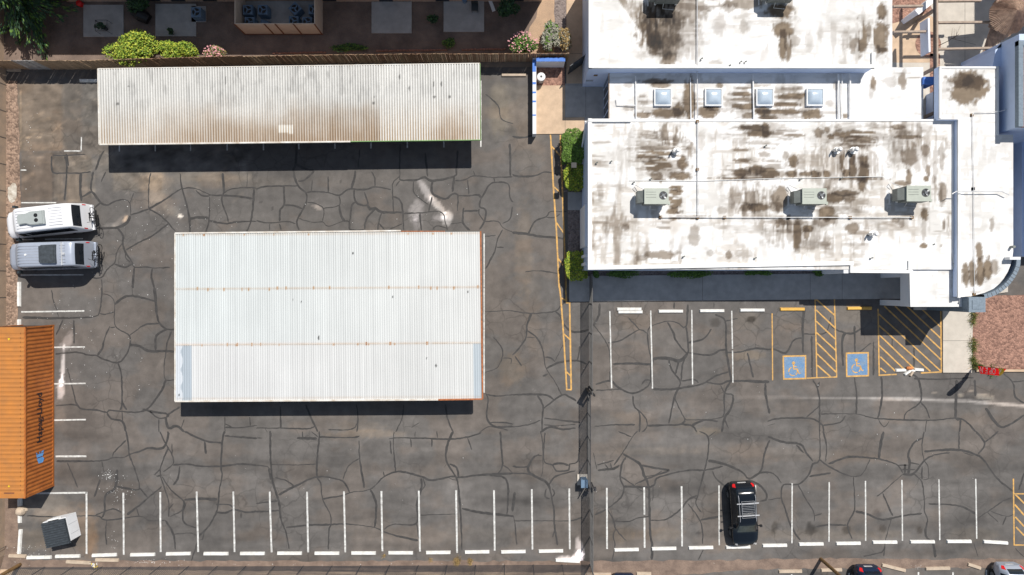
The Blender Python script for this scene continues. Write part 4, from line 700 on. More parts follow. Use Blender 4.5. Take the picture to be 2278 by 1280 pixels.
# ---------------- rooftop air conditioners ----------------
def make_ac():
    t = thing('rooftop_air_conditioner', 'x', 'air conditioner')
    b = MB(); b.box(-.78, .78, -.50, .50, .32, 1.30); b.box(-.80, .80, -.52, .52, 1.30, 1.36, 1); b.box(.80, .92, -.56, -.36, 1.15, 1.30, 1); bo = b.build('housing', [M['acdark'], M['acgreen']], t)
    b = MB()
    for k in (-1, 0, 1): b.box(-.70, -.02, k*.17-.008+.10, k*.17+.008+.10, 1.36, 1.375)
    b.build('ridges', M['acdark'], t)
    b = MB(); b.cyl((.45, .05), .265, 1.36, 1.364, 28, 0); b.build('fan_opening', M['black'], t)
    b = MB(); b.cyl((.45, .05), .10, 1.365, 1.42, 14)
    for k in range(4):
        a = k*math.pi/2+.5; d = Vector((math.cos(a), math.sin(a), 0)); n = Vector((-d.y, d.x, 0))
        c = Vector((.45, .05, 1.37)); b.add([c+d*.08+n*.03, c+d*.24+n*.12, c+d*.25-n*.02+Vector((0, 0, .03)), c+d*.08-n*.05], [(0, 1, 2, 3)])
    b.tube([(.45+.265*math.cos(i*math.pi/12), .05+.265*math.sin(i*math.pi/12), 1.375) for i in range(25)], .012, 6)
    b.build('fan', M['fan'], t)
    b = MB(); b.box(-1.18, -.785, -.40, .40, .35, .95); b.add([(-1.18, -.40, .952), (-.785, -.40, 1.25), (-.785, .40, 1.25), (-1.18, .40, .952)], [(0, 1, 2, 3)]); b.build('duct_hood', M['acdark'], t)
    b = MB()
    for x in (-.7, .7): b.box(x-.06, x+.06, -.45, .45, 0, .32)
    b.box(-1.2, -1.14, -.5, .3, .0, .06); b.build('skid', M['cap'], t)
    b = MB(); b.tube([(-1.1, .52, .1), (-1.28, .75, .15), (-1.16, .92, .15), (-.70, .58, .5)], .022, 6); b.tube([(-.2, -.5, .4), (-.2, -.72, .1), (.55, -.80, .1)], .022, 6); b.build('conduit', M['chrome'], t)
    return t
ac = make_ac()
AC = [(1460, 437, HL, 'left end of the lower roof'), (1811, 437, HL, 'middle of the lower roof'), (2043, 431, HL, 'right end of the lower roof')]
for i, (x, y, h, l) in enumerate(AC):
    a = ac if i == 0 else ctree(ac); p = P(x, y, h+1.3); a.location = (p.x, p.y, h); a['group'] = 'rooftop air conditioners'
    a['label'] = 'grey green rooftop air conditioner with round fan at the '+l
for i, (x, y) in enumerate(((1490, -22), (1744, -24))):
    a = ctree(ac); p = P(x, y, HU+1.3); a.location = (p.x, p.y, HU); a['group'] = 'rooftop air conditioners'
    a['label'] = 'air conditioner at the top edge casting the %s shadow on the upper roof' % ('left hand', 'right hand')[i]

# ---------------- taller wing on the right ----------------
wing = thing('taller_building_wing', 'taller stucco wing shaded blue along the right edge of the picture, beside the annex roof', 'building', (*xy(2200, 300), 0))
b = MB(); k = (H-4.3)/H
def wbox(px0, py0, px1, py1, h, z0=0, mm=0):
    a = P(px0, py0, 4.3); c = P(px1, py1, 4.3); b.box(a.x, c.x, c.y, a.y, z0, h, mm)
wbox(2235, 92, 2420, 292, 5.55); dk = [G(2250, 300), G(2420, 300), G(2420, 572), G(2250, 572)]; b.prism([q[:2] for q in dk], 0, 1.0); tw = [G(2290, -121.5), G(2480, -120), G(2480, 478), G(2290, 478)]; b.prism([q[:2] for q in tw], 0, 6.5); tn = [G(2290, -320), G(2480, -320), G(2480, -122), G(2290, -122)]; b.prism([q[:2] for q in tn], 0, 12.0)  # unseen tower blocks off view, the north one heightened to shade the courtyard
a = P(2217, 72, 0)
b.prism([P(2215, 110, 4.0)[:2], P(2278, 80, 4.0)[:2], P(2420, 30, 4)[:2], P(2420, 92, 4)[:2], P(2234, 92, 4.2)[:2], P(2234, 146, 4.2)[:2], P(2213, 146, 4.2)[:2]], 0, 4.0)
b.build('wall', M['stucco_shade'], wing)
b = MB(); a = P(2262, 92, 5.56); c = P(2420, 283, 5.56)
b.box(a.x, a.x+.32, c.y, a.y, 5.4, 5.72); b.box(a.x, c.x, a.y-.32, a.y, 5.4, 5.723); b.build('coping', M['greycap'], wing)
b = MB(); b.box(a.x+.33, c.x, c.y, a.y-.33, 5.4, 5.56); b.build('roof', M['gravel_red'], wing)
# thatched round roof + palm fibre slope at the far corner
pal = thing('thatched_shelter', 'brown ribbed thatched shelter roof in the top right corner beyond the courtyard', 'shelter', P(2262, 20, 0))
def thatchcone(px, py, h0, h1, rpx, seed, n=64):
    c = P(px, py, h1); r = rpx/PPM*.93; rr = random.Random(seed); b = MB()
    for i in range(n):
        a0 = 2*math.pi*i/n; a1 = 2*math.pi*(i+1)/n; am = (a0+a1)/2; r2 = r*rr.uniform(.95, 1.03)
        b.add([(c.x, c.y, h1), (c.x+r2*math.cos(a0), c.y+r2*math.sin(a0), h0), (c.x+r2*math.cos(am), c.y+r2*math.sin(am), h0+.10), (c.x+r2*math.cos(a1), c.y+r2*math.sin(a1), h0)], [(0, 1, 2), (0, 2, 3)])
    return b
thatchcone(2264, 22, 3.1, 4.0, 44, 1).build('thatch_cone', M['thatch'], pal)
b = MB(); rr = random.Random(3)
for i in range(46):
    t = i/45; a = P(2228+t*90, -30-t*10+0*t, 3.6); c = P(2200+t*55, 62+t*10+rr.uniform(-2, 2), 2.6); 
    b.bar(a, c, .10, .07, 0)
for i in range(40):
    t = i/39; a = P(2215+t*55, 30+t*14, 2.6); c = P(2187+t*62, 118-t*42+rr.uniform(-2, 2), 1.9); b.bar(a, c, .09, .07, 0)
b.build('thatch_slope', M['thatch'], pal)
b = MB(); c = P(2264, 22, 0)
for dx, dy in ((-.8, -.8), (.8, -.8), (.8, .8), (-.8, .8)): b.cyl((c.x+dx, c.y+dy), .08, 0, 3.3, 8)
b.build('post', M['bark'], pal)
# pergola over the courtyard
pg = thing('pergola', 'tan topped timber pergola beams crossing the courtyard at the upper right of the building', 'pergola', xy(2080, 60)+(0,))
hp = 2.6
def beam(x0, y0, x1, y1, h=hp, wd=.13, hh=.22, m='beam'):
    b = MB(); b.bar(P(x0, y0, h), P(x1, y1, h), wd, hh); return b.build('beam', M[m], pg)
beam(2084, -60, 2085, 262, 2.75, .12, .12); beam(2081, -60, 2082, 262, 2.6, .10, .4, 'beam_shade'); beam(2086, 51, 2330, 49); beam(2086, 110, 2236, 107); beam(2086, 3, 2182, 2); beam(1986, 15, 2052, 14); beam(1986, 72, 2060, 71); beam(2057, 46, 2059, 121, 2.4, .13, .9, 'stucco')
b = MB()
for x, y in ((2083, 20), (2083, 150), (2083, 250)): c = P(x, y, 2.2); b.box(c.x-.1, c.x+.1, c.y-.1, c.y+.1, 0, 2.2)
b.build('post', M['beam'], pg)
scr = thing('courtyard_screen_wall', 'low angled white screen wall standing in the courtyard under the pergola', 'wall', G(2030, 35))
b = MB(); p0 = G(2006, 51); p1 = G(2064, 4); b.bar((p0.x, p0.y, .85), (p1.x, p1.y, .85), .35, 1.7); b.build('wall', M['stucco'], scr)
b = MB(); b.bar((p0.x, p0.y, 1.75), (p1.x, p1.y, 1.75), .42, .1); b.build('coping', M['stucco'], scr)
b = MB(); wl0 = P(2064, 180, 3.2); b.box(wl0.x-.35, wl0.x+.45, wl0.y-.25, wl0.y+.25, 2.2, 3.3)
o = b.build('blue_roof_box', [M['stucco_blue']]); tag(o, 'small blue box at the roof edge beside the narrow courtyard gap', 'box'); 

# ---------------- carports ----------------
def carport(name, label, top, bot, h, pitch, depth, m, fine, tintf, seed, slope=0.0, valley=.3):
    """top/bot: (x0,y0,x1,y1) edges in pixels at height h"""
    t = thing(name, label, 'carport', (*xy((top[0]+top[2])/2, (top[1]+bot[1])/2), 0))
    A, B, Cc, D = P(top[0], top[1], h), P(top[2], top[3], h), P(bot[0], bot[1], h), P(bot[2], bot[3], h)
    n = int((B-A).length/pitch); us = []; hs = []
    for i in range(n):
        for q, hh in ((0, 0), (.18, 1), (.5, 1), (.68, 0)): us.append((i+q)/n); hs.append(hh)
    us.append(1); hs.append(0); us = np.array(us); hs = np.array(hs)*depth
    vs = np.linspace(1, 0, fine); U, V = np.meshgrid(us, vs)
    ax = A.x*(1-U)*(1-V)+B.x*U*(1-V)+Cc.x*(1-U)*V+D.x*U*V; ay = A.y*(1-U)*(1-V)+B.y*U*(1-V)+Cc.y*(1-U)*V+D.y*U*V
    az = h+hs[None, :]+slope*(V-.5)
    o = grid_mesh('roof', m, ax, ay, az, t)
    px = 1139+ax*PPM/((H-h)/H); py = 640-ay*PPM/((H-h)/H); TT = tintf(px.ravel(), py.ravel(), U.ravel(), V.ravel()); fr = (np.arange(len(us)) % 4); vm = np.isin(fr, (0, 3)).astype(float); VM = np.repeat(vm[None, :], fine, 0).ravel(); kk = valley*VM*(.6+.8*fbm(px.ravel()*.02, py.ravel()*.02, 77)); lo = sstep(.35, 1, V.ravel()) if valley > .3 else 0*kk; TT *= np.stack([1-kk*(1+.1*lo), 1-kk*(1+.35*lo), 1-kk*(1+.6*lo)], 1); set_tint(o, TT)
    return t, A, B, Cc, D
def tint1(px, py, u, v):
    T = np.ones((len(px), 3)); lw = sstep(.35, 1.0, v+.5*(fbm(px*.02, py*.02, 3)-.5))
    band = np.interp(u, [0, .08, .16, .3, .5, .70, .73, .74, .86, .9, .94, 1], [.25, .25, .7, .8, 1, 1, .9, .15, .15, .9, .8, .2])
    rib = np.where((np.arange(len(px)) % 1) == 0, 1, 1)
    s = np.clip(lw*band*(.5+.9*fbm(px*.25, py*.012, 8)), 0, 1)[:, None]; T = T*(1-s)+T*np.array((.64, .52, .41))*s
    g = sstep(.50, .78, fbm(px*.10, py*.03, 21))*sstep(.9, .2, v)*.28; g = g*np.interp(u, [0, .72, .75, 1], [1, 1, .5, .5]); T *= (1-g)[:, None]
    g2 = (fbm(px*.35, py*.012, 31)-.5)*.28; T *= (1+g2)[:, None]
    T *= np.where(u > .735, 1.12, 1.0)[:, None]
    pt = ((np.abs(px-635) < 17) & (np.abs(py-288) < 9)); T[pt] = (1.15, 1.15, 1.13)
    for x, y, rx, ry in ((1000, 216, 3, 4), (911, 198, 1.5, 5), (982, 188, 2, 7), (832, 216, 2, 2), (965, 188, 2, 5), (831, 230, 3, 3), (262, 232, 4, 3), (288, 193, 2, 3), (503, 180, 1.5, 8), (966, 216, 3, 3), (889, 172, 2, 6)): 
        q = ((px-x)/rx)**2+((py-y)/ry)**2 < 1; T[q] *= .35
    return T
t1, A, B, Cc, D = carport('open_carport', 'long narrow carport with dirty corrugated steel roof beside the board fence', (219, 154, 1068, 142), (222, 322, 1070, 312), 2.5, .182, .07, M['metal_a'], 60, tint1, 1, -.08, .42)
b = MB(); b.bar(A, Cc, .08, .16); b.bar(A+Vector((0, 0, .02)), B+Vector((0, 0, .02)), .06, .14); b.bar(Cc, P(780, 315.6, 2.5), .10, .16); b.build('edge_trim', M['trim'], t1)
b = MB(); b.bar(P(780, 315.6, 2.5), D, .045, .16); b.bar(B, D, .035, .12); b.build('edge_trim', M['green'], t1)
for i in range(8):
    x = 262+i*112; 
    for y in (185, 290):
        c = P(x, y, 2.3); b = MB(); b.box(c.x-.05, c.x+.05, c.y-.05, c.y+.05, 0, 2.35); b.build('post', M['trim'], t1)
b = MB()
for y in (185, 290): b.bar(P(230, y, 2.40), P(1062, y-10*0, 2.40), .08, .14)
b.build('purlin', M['trim'], t1)
def tint2(px, py, u, v):
    T = np.ones((len(px), 3))
    g2 = (fbm(u*260, v*1.2, 31, 2)-.5)*.20+(fbm(px*.012, py*.012, 19)-.5)*.10; T *= (1+g2)[:, None]; pn = np.floor(u*11.3+np.floor(v*3)*.37); T *= (1+.05*(vnoise(pn*3.7+.5, np.floor(v*3)*2.3+.5, 5)-.5))[:, None]
    T *= np.stack([1-.05*(1-u)*(v < .65), 1+0*u, 1+.02*(1-u)], 1)
    for q, am in ((.331, .45), (.664, .45), (.008, .35), (.985, .25)):
        m = np.exp(-((v-q)/.006)**2)*am*(.3+1.4*fbm(px*.12, py*.0+q*50, 12)); m = np.clip(m, 0, .8)[:, None]; T = T*(1-m)+T*np.array((.75, .5, .3))*m
    rs = random.Random(4)
    for k in range(42):
        x = rs.uniform(395, 1065); s = rs.choice((.336, .331, .664, .668, .01)); q = (np.abs(px-x) < 1.8) & (np.abs(v-s) < .009); T[q] *= (.80, .56, .38)
    q = (v > .667)
    a = q & (u < .053) & (u > .022+.004*np.sin(v*60)); T[a] *= (.62, .70, .78)
    a = q & (u <= .022+.004*np.sin(v*60)); T[a] *= (.93, .98, 1.05)
    a = q & (u > .973); T[a] *= (.72, .80, .88)
    for x, y, rx, ry in ((785, 564, 1.6, 3.6), (670, 672, 1.5, 2), (709, 752, 2, 5), (949, 797, 1.4, 2.2), (970, 814, 2.6, 3), (873, 661, 1.2, 3), (1041, 650, 1.5, 2), (398, 879, 1.3, 3), (652, 667, 1.2, 1.6)):
        q = ((px-x)/rx)**2+((py-y)/ry)**2 < 1; T[q] *= .22
    return T
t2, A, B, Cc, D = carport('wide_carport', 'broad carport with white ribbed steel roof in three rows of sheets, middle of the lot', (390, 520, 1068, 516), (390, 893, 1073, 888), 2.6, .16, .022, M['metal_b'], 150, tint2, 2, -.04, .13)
b = MB(); b.bar(A+Vector((0, .02, .02)), P(892, 515, 2.6)+Vector((0, .04, .03)), .10, .12); b.bar(Cc, P(975, 889.4, 2.6), .10, .12); b.bar(A, Cc, .07, .14); b.build('edge_trim', M['trim'], t2)
b = MB(); b.bar(B+Vector((.04, .05, 0)), D+Vector((.02, 0, 0)), .10, .14); b.bar(P(975, 889.4, 2.6), D, .10, .13); b.bar(P(892, 515, 2.6), P(990, 515, 2.6), .06, .10); b.build('edge_trim', M['rust'], t2)
b = MB()
for q in (.3315, .6655):
    a = A.lerp(Cc, q); c = B.lerp(D, q); b.bar(a+Vector((0, 0, .0)), c, .012, .055)
b.build('sheet_lap', M['trim'], t2)
for i in range(7):
    for y in (560, 705, 850):
        x = 430+i*102; c = P(x, y, 2.4); b = MB(); b.box(c.x-.06, c.x+.06, c.y-.06, c.y+.06, 0, 2.5); b.build('post', M['trim'], t2)
b = MB()
for y in (560, 705, 850): b.bar(P(400, y, 2.5), P(1060, y, 2.5), .09, .12)
b.build('purlin', M['trim'], t2)

# ---------------- board fence ----------------
ff = thing('board_fence', 'weathered brown board fence running along the top of the parking lot', 'fence', G(600, 145))
path = [(-60, 154), (225, 154.5), (320, 151), (400, 149), (500, 146), (620, 143), (740, 141), (1000, 138.5), (1262, 137)]
rf = random.Random(9); boards = MB()
tot = 0
for i in range(len(path)-1):
    a = G(*path[i]); c = G(*path[i+1]); L = (c-a).length; n = int(L/.145)
    for k in range(n):
        p = a.lerp(c, k/n); q = a.lerp(c, (k+.93)/n); px = 1139+p.x*PPM
        hh = (1.85 if px < 560 else 1.75 if px < 1000 else 1.68)+rf.uniform(-.035, .035)
        m = 2 if 65 < px < 112 else (0 if px < 330 or rf.random() < .55 and px > 560 else 1)
        off = rf.uniform(-.012, .012); z = rf.uniform(-.02, .02)
        boards.add([(p.x, p.y+off-.012, 0), (q.x, q.y+off-.012, 0), (q.x+z, q.y+off-.012+rf.uniform(-.03, .03), hh), (p.x+z, p.y+off-.012, hh), (p.x, p.y+off+.012, 0), (q.x, q.y+off+.012, 0), (q.x+z, q.y+off+.012, hh), (p.x+z, p.y+off+.012, hh)],
            [(0, 1, 2, 3), (7, 6, 5, 4), (3, 2, 6, 7), (1, 5, 6, 2), (0, 3, 7, 4)], m)
boards.build('boards', [M['wood'], M['wood_b'], M['wood_c']], ff)
b = MB()
for i in range(len(path)-1):
    a = G(*path[i]); c = G(*path[i+1])
    for z in (.4, 1.4): b.bar(a+Vector((0, .05, z)), c+Vector((0, .05, z)), .04, .09)
b.build('rail', M['wood_b'], ff)

# ---------------- chain link fences ----------------
def chain(t, a, c, h, pitch=.12, r=.0075, m='wire', z0=.05):
    a = Vector(a); c = Vector(c); L = (c-a).length; d = (c-a)/L; b = MB(); n = int((L+h)/pitch)
    for s in (1, -1):
        for k in range(n):
            u = k*pitch-(0 if s == -1 else h)
            if s == 1: u0, u1, za, zb = u, u+h, z0, z0+h
            else: u0, u1, za, zb = u, u-h, z0, z0+h
            if s == 1 and u < 0: za = z0-u; u0 = 0
            if u1 > L: zb = za+(L-u0); u1 = L
            if s == -1 and u1 < 0: zb = z0+u0; u1 = 0
            if s == -1 and u0 > L: za = z0+(u0-L); u0 = L
            if abs(zb-za) < .05: continue
            p = a+d*u0+Vector((0, 0, za)); q = a+d*u1+Vector((0, 0, zb)); b.tube([p, q], r, 3, 0, False)
    return b.build('mesh', M[m], t)
def fposts(t, a, c, h, gap, r=.035, m='wire'):
    a = Vector(a); c = Vector(c); L = (c-a).length; n = max(1, round(L/gap))
    for k in range(n+1):
        p = a.lerp(c, k/n); b = MB(); b.cyl(p, r, 0, h+.1, 10); b.build('post', M[m], t)
    b = MB(); b.tube([a+Vector((0, 0, h+.05)), c+Vector((0, 0, h+.05))], r*.75, 8); b.build('rail', M[m], t)
f1 = thing('chain_link_fence', 'chain link fence running down the lot between the two parking areas', 'fence', G(1311, 960))
A_ = [(1311, 612), (1311, 868)]; g = [G(*p) for p in A_]; chain(f1, g[0], g[1], 1.8); fposts(f1, g[0], g[1], 1.8, 2.15)
g = [G(1312.5, 1072), G(1312.5, 1255)]; chain(f1, g[0], g[1], 1.8); fposts(f1, g[0], g[1], 1.8, 2.15)
f1b = thing('sliding_gate', 'long chain link sliding gate in the fence between the two parking areas', 'gate', G(1305, 970))
g = [G(1307, 866), G(1307, 1073)]; chain(f1b, g[0], g[1], 1.8); fposts(f1b, g[0], g[1], 1.8, 1.7, .03, 'wire_dark'); b = MB(); b.tube([g[0]+Vector((0, 0, .08)), g[1]+Vector((0, 0, .08))], .03, 8); b.build('rail', M['wire_dark'], f1b)
f2 = thing('chain_link_fence', 'long chain link fence along the bottom edge of the fenced lot', 'fence', G(680, 1257))
g = [G(36, 1262), G(1314, 1256)]; chain(f2, g[0], g[1], 1.8, .15, .011, 'wire_dark'); fposts(f2, g[0], g[1], 1.8, 2.1, .03, 'wire_dark')
g = [G(1314, 1256), G(1326, 1330)]
# gate opener on its pad and roller posts
op = thing('gate_opener', 'dark gate opener cabinet standing on a pale concrete pad at the sliding gate', 'gate opener', G(1295, 1068))
b = MB(); p = G(1284, 1055); q = G(1308, 1079); b.box(p.x, q.x, q.y, p.y, 0, .10); b.build('pad', M['conc'], op)
b = MB(); c = G(1297, 1068); b.box(c.x-.22, c.x+.22, c.y-.26, c.y+.26, .1, .95); b.box(c.x-.25, c.x+.25, c.y-.29, c.y+.29, .95, 1.0); b.build('cabinet', M['condenser'], op)
b = MB(); b.cyl(G(1303, 1080), .04, 0, 1.7, 8); b.cyl(G(1316, 1074), .05, 0, 2.0, 8); b.box(G(1316, 0).x-.1, G(1316, 0).x+.15, G(0, 1077).y, G(0, 1072).y, 1.2, 1.6); b.build('post', M['wire_dark'], op)
rp = thing('gate_roller_post', 'pair of dark roller posts guiding the upper end of the sliding gate', 'post', G(1309, 866))
b = MB()
for dx, dy in ((0, 0), (-.12, .1), (.25, -.15), (.12, .25)): c = G(1308, 867); b.box(c.x+dx-.05, c.x+dx+.05, c.y+dy-.05, c.y+dy+.05, 0, 1.9)
b.bar(G(1306, 866, 1.8), G(1316, 870, 1.8), .12, .12); b.build('posts', M['black'], rp)
# ---------------- walls ----------------
bw = thing('block_boundary_wall', 'tan block boundary wall along the left edge of the lot', 'wall', G(5, 600))
b = MB(); b.prism(polyG([(14, 150), (14, 722), (11, 1110), (10, 1235), (-8, 1300), (-16, 1300), (3, 1110), (7, 722), (7, 150)]), 0, 1.7); b.build('wall', M['block'], bw)
b = MB()
for y in list(range(190, 700, 59))+[1215]:
    a = G(14.2, y); b.box(a.x-.0, a.x+.012, a.y-.025, a.y+.025, 0, 1.7)
b.build('joint', M['joint'], bw)
bw2 = thing('yard_side_wall', 'tan block wall at the upper left edge beside the shaded yard', 'wall', G(0, 60))
b = MB(); b.prism(polyG([(9, -60), (9, 140), (4, 140), (4, -60)]), 0, 1.6); b.build('wall', M['block'], bw2)
ew = thing('entry_wall', 'white and blue low L shaped wall beside the tan entry walk', 'wall', G(1192, 200))
b = MB(); hx = .95
a = P(1185, 129, hx); c = P(1193, 298, hx); b.box(a.x, c.x, c.y, a.y, 0, hx); b.build('wall', M['stucco'], ew)
b = MB(); c2 = P(1257, 136, hx); hh = 1.3; a2 = P(1193.4, 129, hh); c3 = P(1257, 137, hh); b.box(a2.x+.0, c3.x, c3.y, a2.y, 0, hh); b.build('wall', M['stucco'], ew)
b = MB(); b.box(a2.x-.01, c3.x+.01, c3.y-.01, a2.y+.01, hh, hh+.03)
for y0, y1 in ((133, 160), (183, 188), (204, 208), (224, 228), (255, 258)): b.box(a.x-.01, a.x+.24, P(0, y1, hx).y, P(0, y0, hx).y, hx-.1, hx+.012)
b.build('blue_trim', M['stucco_blue'], ew)
gt = thing('steel_gate', 'dark solid steel gate standing half open in the side passage', 'gate', G(1285, 146))
b = MB(); p = P(1303, 122, 1.9); q = P(1268, 147, 1.9); b.bar((p.x, p.y, .98), (q.x, q.y, .98), .05, 1.8); b.build('panel', M['darkplastic'], gt)
b = MB(); b.cyl((p.x, p.y), .05, 0, 2.0, 10); b.build('post', M['wire_dark'], gt)
ur = thing('concrete_urn', 'round pale concrete litter urn with a black hole in its lid, by the blue wall', 'litter urn', G(1204, 177))
c = P(1204, 171, .85); b = MB(); b.tube([(c.x, c.y, 0), (c.x, c.y, .1), (c.x, c.y, .7), (c.x, c.y, .80)], [.22, .26, .30, .30], 28); b.build('body', M['conc_grey'], ur)
b = MB(); b.tube([(c.x, c.y, .805), (c.x, c.y, .86), (c.x, c.y, .90)], [.31, .30, .16], 28); b.build('lid', M['cap'], ur)
b = MB(); b.cyl(c, .08, .90, .904, 20); b.build('opening', M['black'], ur)
# ---------------- shipping container ----------------
def text_mesh(name, txt, size, m, parent, mtx, shear=0, space=1.0):
    cu = bpy.data.curves.new(name, 'FONT'); cu.body = txt; cu.size = size; cu.extrude = .002; cu.shear = shear; cu.space_character = space; cu.offset = size*.012
    to = bpy.data.objects.new('t', cu); C.objects.link(to); bpy.context.view_layer.update()
    me = bpy.data.meshes.new_from_object(to.evaluated_get(bpy.context.evaluated_depsgraph_get())); bpy.data.objects.remove(to)
    me.transform(mtx); me.transform(Matrix.Translation(-wl(parent))); me.materials.clear(); me.materials.append(m); me.name = name
    o = bpy.data.objects.new(name, me); C.objects.link(o); o.parent = parent; return o
ct = thing('shipping_container', 'long orange shipping container with black lettering on its ribbed side, left edge', 'shipping container', G(85, 900))
x1 = G(121, 0).x; x0 = x1-2.44; ya = G(0, 723).y; yb = G(0, 1081).y; hc = 2.85
b = MB(); b.box(x0+.04, x1-.05, yb+.04, ya-.04, .12, hc-.06); b.build('core', M['dark_rust'], ct)
b = MB(); n = 42; us = []; 
L = ya-yb-.2; rowb = []; rowt = []
for i in range(n):
    for q, dd in ((0, 0), (.28, 0), (.45, -.038), (.78, -.038), (.95, 0)):
        y = yb+.1+L*(i+q)/n; rowb.append((x1+dd, y, .18)); rowt.append((x1+dd, y, hc-.09))
b.grid([rowb, rowt]); b.build('side_panel', M['orange_side'], ct)
b = MB(); rt = []; 
for i in range(n-6):
    for q, dz in ((0, 0), (.30, 0), (.42, -.025), (.86, -.025), (.97, 0)):
        rt.append((ya-.35-(L-.5)*(i+q)/(n-6), hc+.005+dz))
b.grid([[(x0+.1, y, z) for y, z in rt], [(x1-.10, y, z) for y, z in rt]]); b.box(x0, x1-.06, ya-.36, ya, hc-.03, hc+.01); b.box(x0, x1-.06, yb, yb+.36, hc-.03, hc+.01)
b.build('roof', M['orange'], ct)
b = MB()
for x in (x0+.04, x1-.035): b.bar((x, ya, hc-.03), (x, yb, hc-.03), .09, .09); b.bar((x, ya, .1), (x, yb, .1), .08, .16)
for y in (ya-.04, yb+.04):
    for x in (x0+.06, x1-.06): b.box(x-.07, x+.07, y-.05, y+.05, 0, hc+.018)
b.build('frame', M['orange_side'], ct)
b = MB()
for x in (x0+.5, x1-.35):
    for i in range(0, n-6): 
        y = ya-.35-(L-.5)*(i+.15)/(n-6); b.box(x-.012, x+.012, y-.09, y+.02, hc-.01, hc+.009)
b.build('seam_marks', M['dark_rust'], ct)
b = MB(); b.box(x0+.1, x1-.05, ya+.003, ya+.05, hc-.1, hc+.02); b.build('door_header', M['dark_rust'], ct)
b = MB()
for y, s in ((ya-.85, 1), (yb+.85, -1)):
    c = P(20, 0, hc).x; b.add([(c-.09, y+.07*s, hc+.012), (c+.09, y+.07*s, hc+.012), (c, y-.09*s, hc+.012)], [(0, 1, 2)])
b.build('warning_triangle', M['flagyellow'], ct)
mt = Matrix.Translation((x1+.006, P(0, 985, 1.4).y, 1.28)) @ Matrix(((0, 0, 1, 0), (1, 0, 0, 0), (0, 1, 0, 0), (0, 0, 0, 1)))
text_mesh('lettering', 'Hapag-Lloyd', .72, M['blacktext'], ct, mt)
b = MB(); yy = P(0, 1018, 1.5).y; xx = x1+.004
def lg(pts): b.add([(xx, yy+u, 1.5+v) for u, v in pts], [tuple(range(len(pts)))])
lg([(-.42, -.32), (-.2, -.45), (-.02, -.30), (-.02, .28), (-.42, .10)]); lg([(.04, -.30), (.26, -.42), (.26, .34), (.04, .28)]); lg([(.30, -.36), (.44, -.44), (.40, -.20), (.30, -.14)]); lg([(.30, -.05), (.46, -.02), (.30, .08)]); lg([(.30, .2), (.44, .34), (.30, .34)])
b.build('logo', M['logo_blue'], ct)
tm = Matrix.Translation((P(9, 0, hc).x, P(0, 1100, hc).y, hc+.014)); 
b = MB(); b.box(P(9, 0, hc).x, P(32, 0, hc).x, P(0, 1099, hc).y, P(0, 1096, hc).y, hc+.008, hc+.013); b.build('number_plate', M['brownframe'], ct)

# ---------------- small shed ----------------
sh = thing('small_shed', 'small dark roofed white shed turned at an angle, below the orange container', 'shed', (0, 0, 0))
L2, W2, hs = 1.62, 1.32, 1.08
b = MB(); b.box(-.88, .84, -.90, .85, 0, hs); b.build('wall', M['stucco'], sh)
b = MB(); n = 11; pr = []
for i in range(n):
    for q, dz in ((0, 0), (.25, 0), (.4, .07), (.85, .07)): pr.append((.80-1.84*(i+q)/n, hs+.06+dz))
b.grid([[(-.96, y, z+.0) for y, z in pr], [(.82, y, z+.06) for y, z in pr]]); b.box(-.96, .82, -1.04, .80, hs+.005, hs+.055); b.build('roof', M['shedroof'], sh)
b = MB()
for y in (-.45, .25): b.box(.841, .848, y-.008, y+.008, .1, hs-.1)
b.build('siding_seam', M['seam'], sh)
b = MB(); b.box(-.5, .3, .80, .95, hs-.25, hs+.0); b.build('lintel', M['white'], sh)
p = P(127, 1182, hs); sh.location = (p.x, p.y, 0); sh.rotation_euler = (0, 0, R(13))

# ---------------- vehicles ----------------
def S_(sts, s, t):
    """surface point: s in stations, t 0..6 over half profile (0 sill .. 6 roof centre)"""
    def prof(k):
        x, W_, zb, Wr, zs, zt = sts[max(0, min(len(sts)-1, k))]
        z0 = min(.3, zs*.5); zm = min(.55, zs*.7)
        return [(x, .90*W_, z0), (x, W_, zm), (x, W_*1.0, (zm+zb)/2), (x, .985*W_, zb), (x, Wr, zs), (x, Wr*.72, zt-(zt-zs)*.22), (x, 0, zt)]
    def cr(a, b_, c, d, u): return tuple(.5*(2*b_[i]+(c[i]-a[i])*u+(2*a[i]-5*b_[i]+4*c[i]-d[i])*u*u+(3*b_[i]-a[i]-3*c[i]+d[i])*u**3) for i in range(3))
    i = min(int(s), len(sts)-2); u = s-i; ps = [prof(i-1), prof(i), prof(i+1), prof(i+2)]
    j = min(int(t), 5); v = t-j; col = []
    for q in ps:
        a = q[j-1] if j > 0 else (q[0][0], q[0][1], q[0][2]-.1); d = q[j+2] if j < 5 else (q[5][0], -q[5][1], q[5][2])
        lin = tuple(q[j][m]*(1-v)+q[j+1][m]*v for m in range(3)); cc = cr(a, q[j], q[j+1], d, v); col.append(tuple(.45*lin[m]+.55*cc[m] for m in range(3)))
    lin = tuple(col[1][m]*(1-u)+col[2][m]*u for m in range(3)); cc = cr(*col, u)
    return tuple(.5*lin[m]+.5*cc[m] for m in range(3))
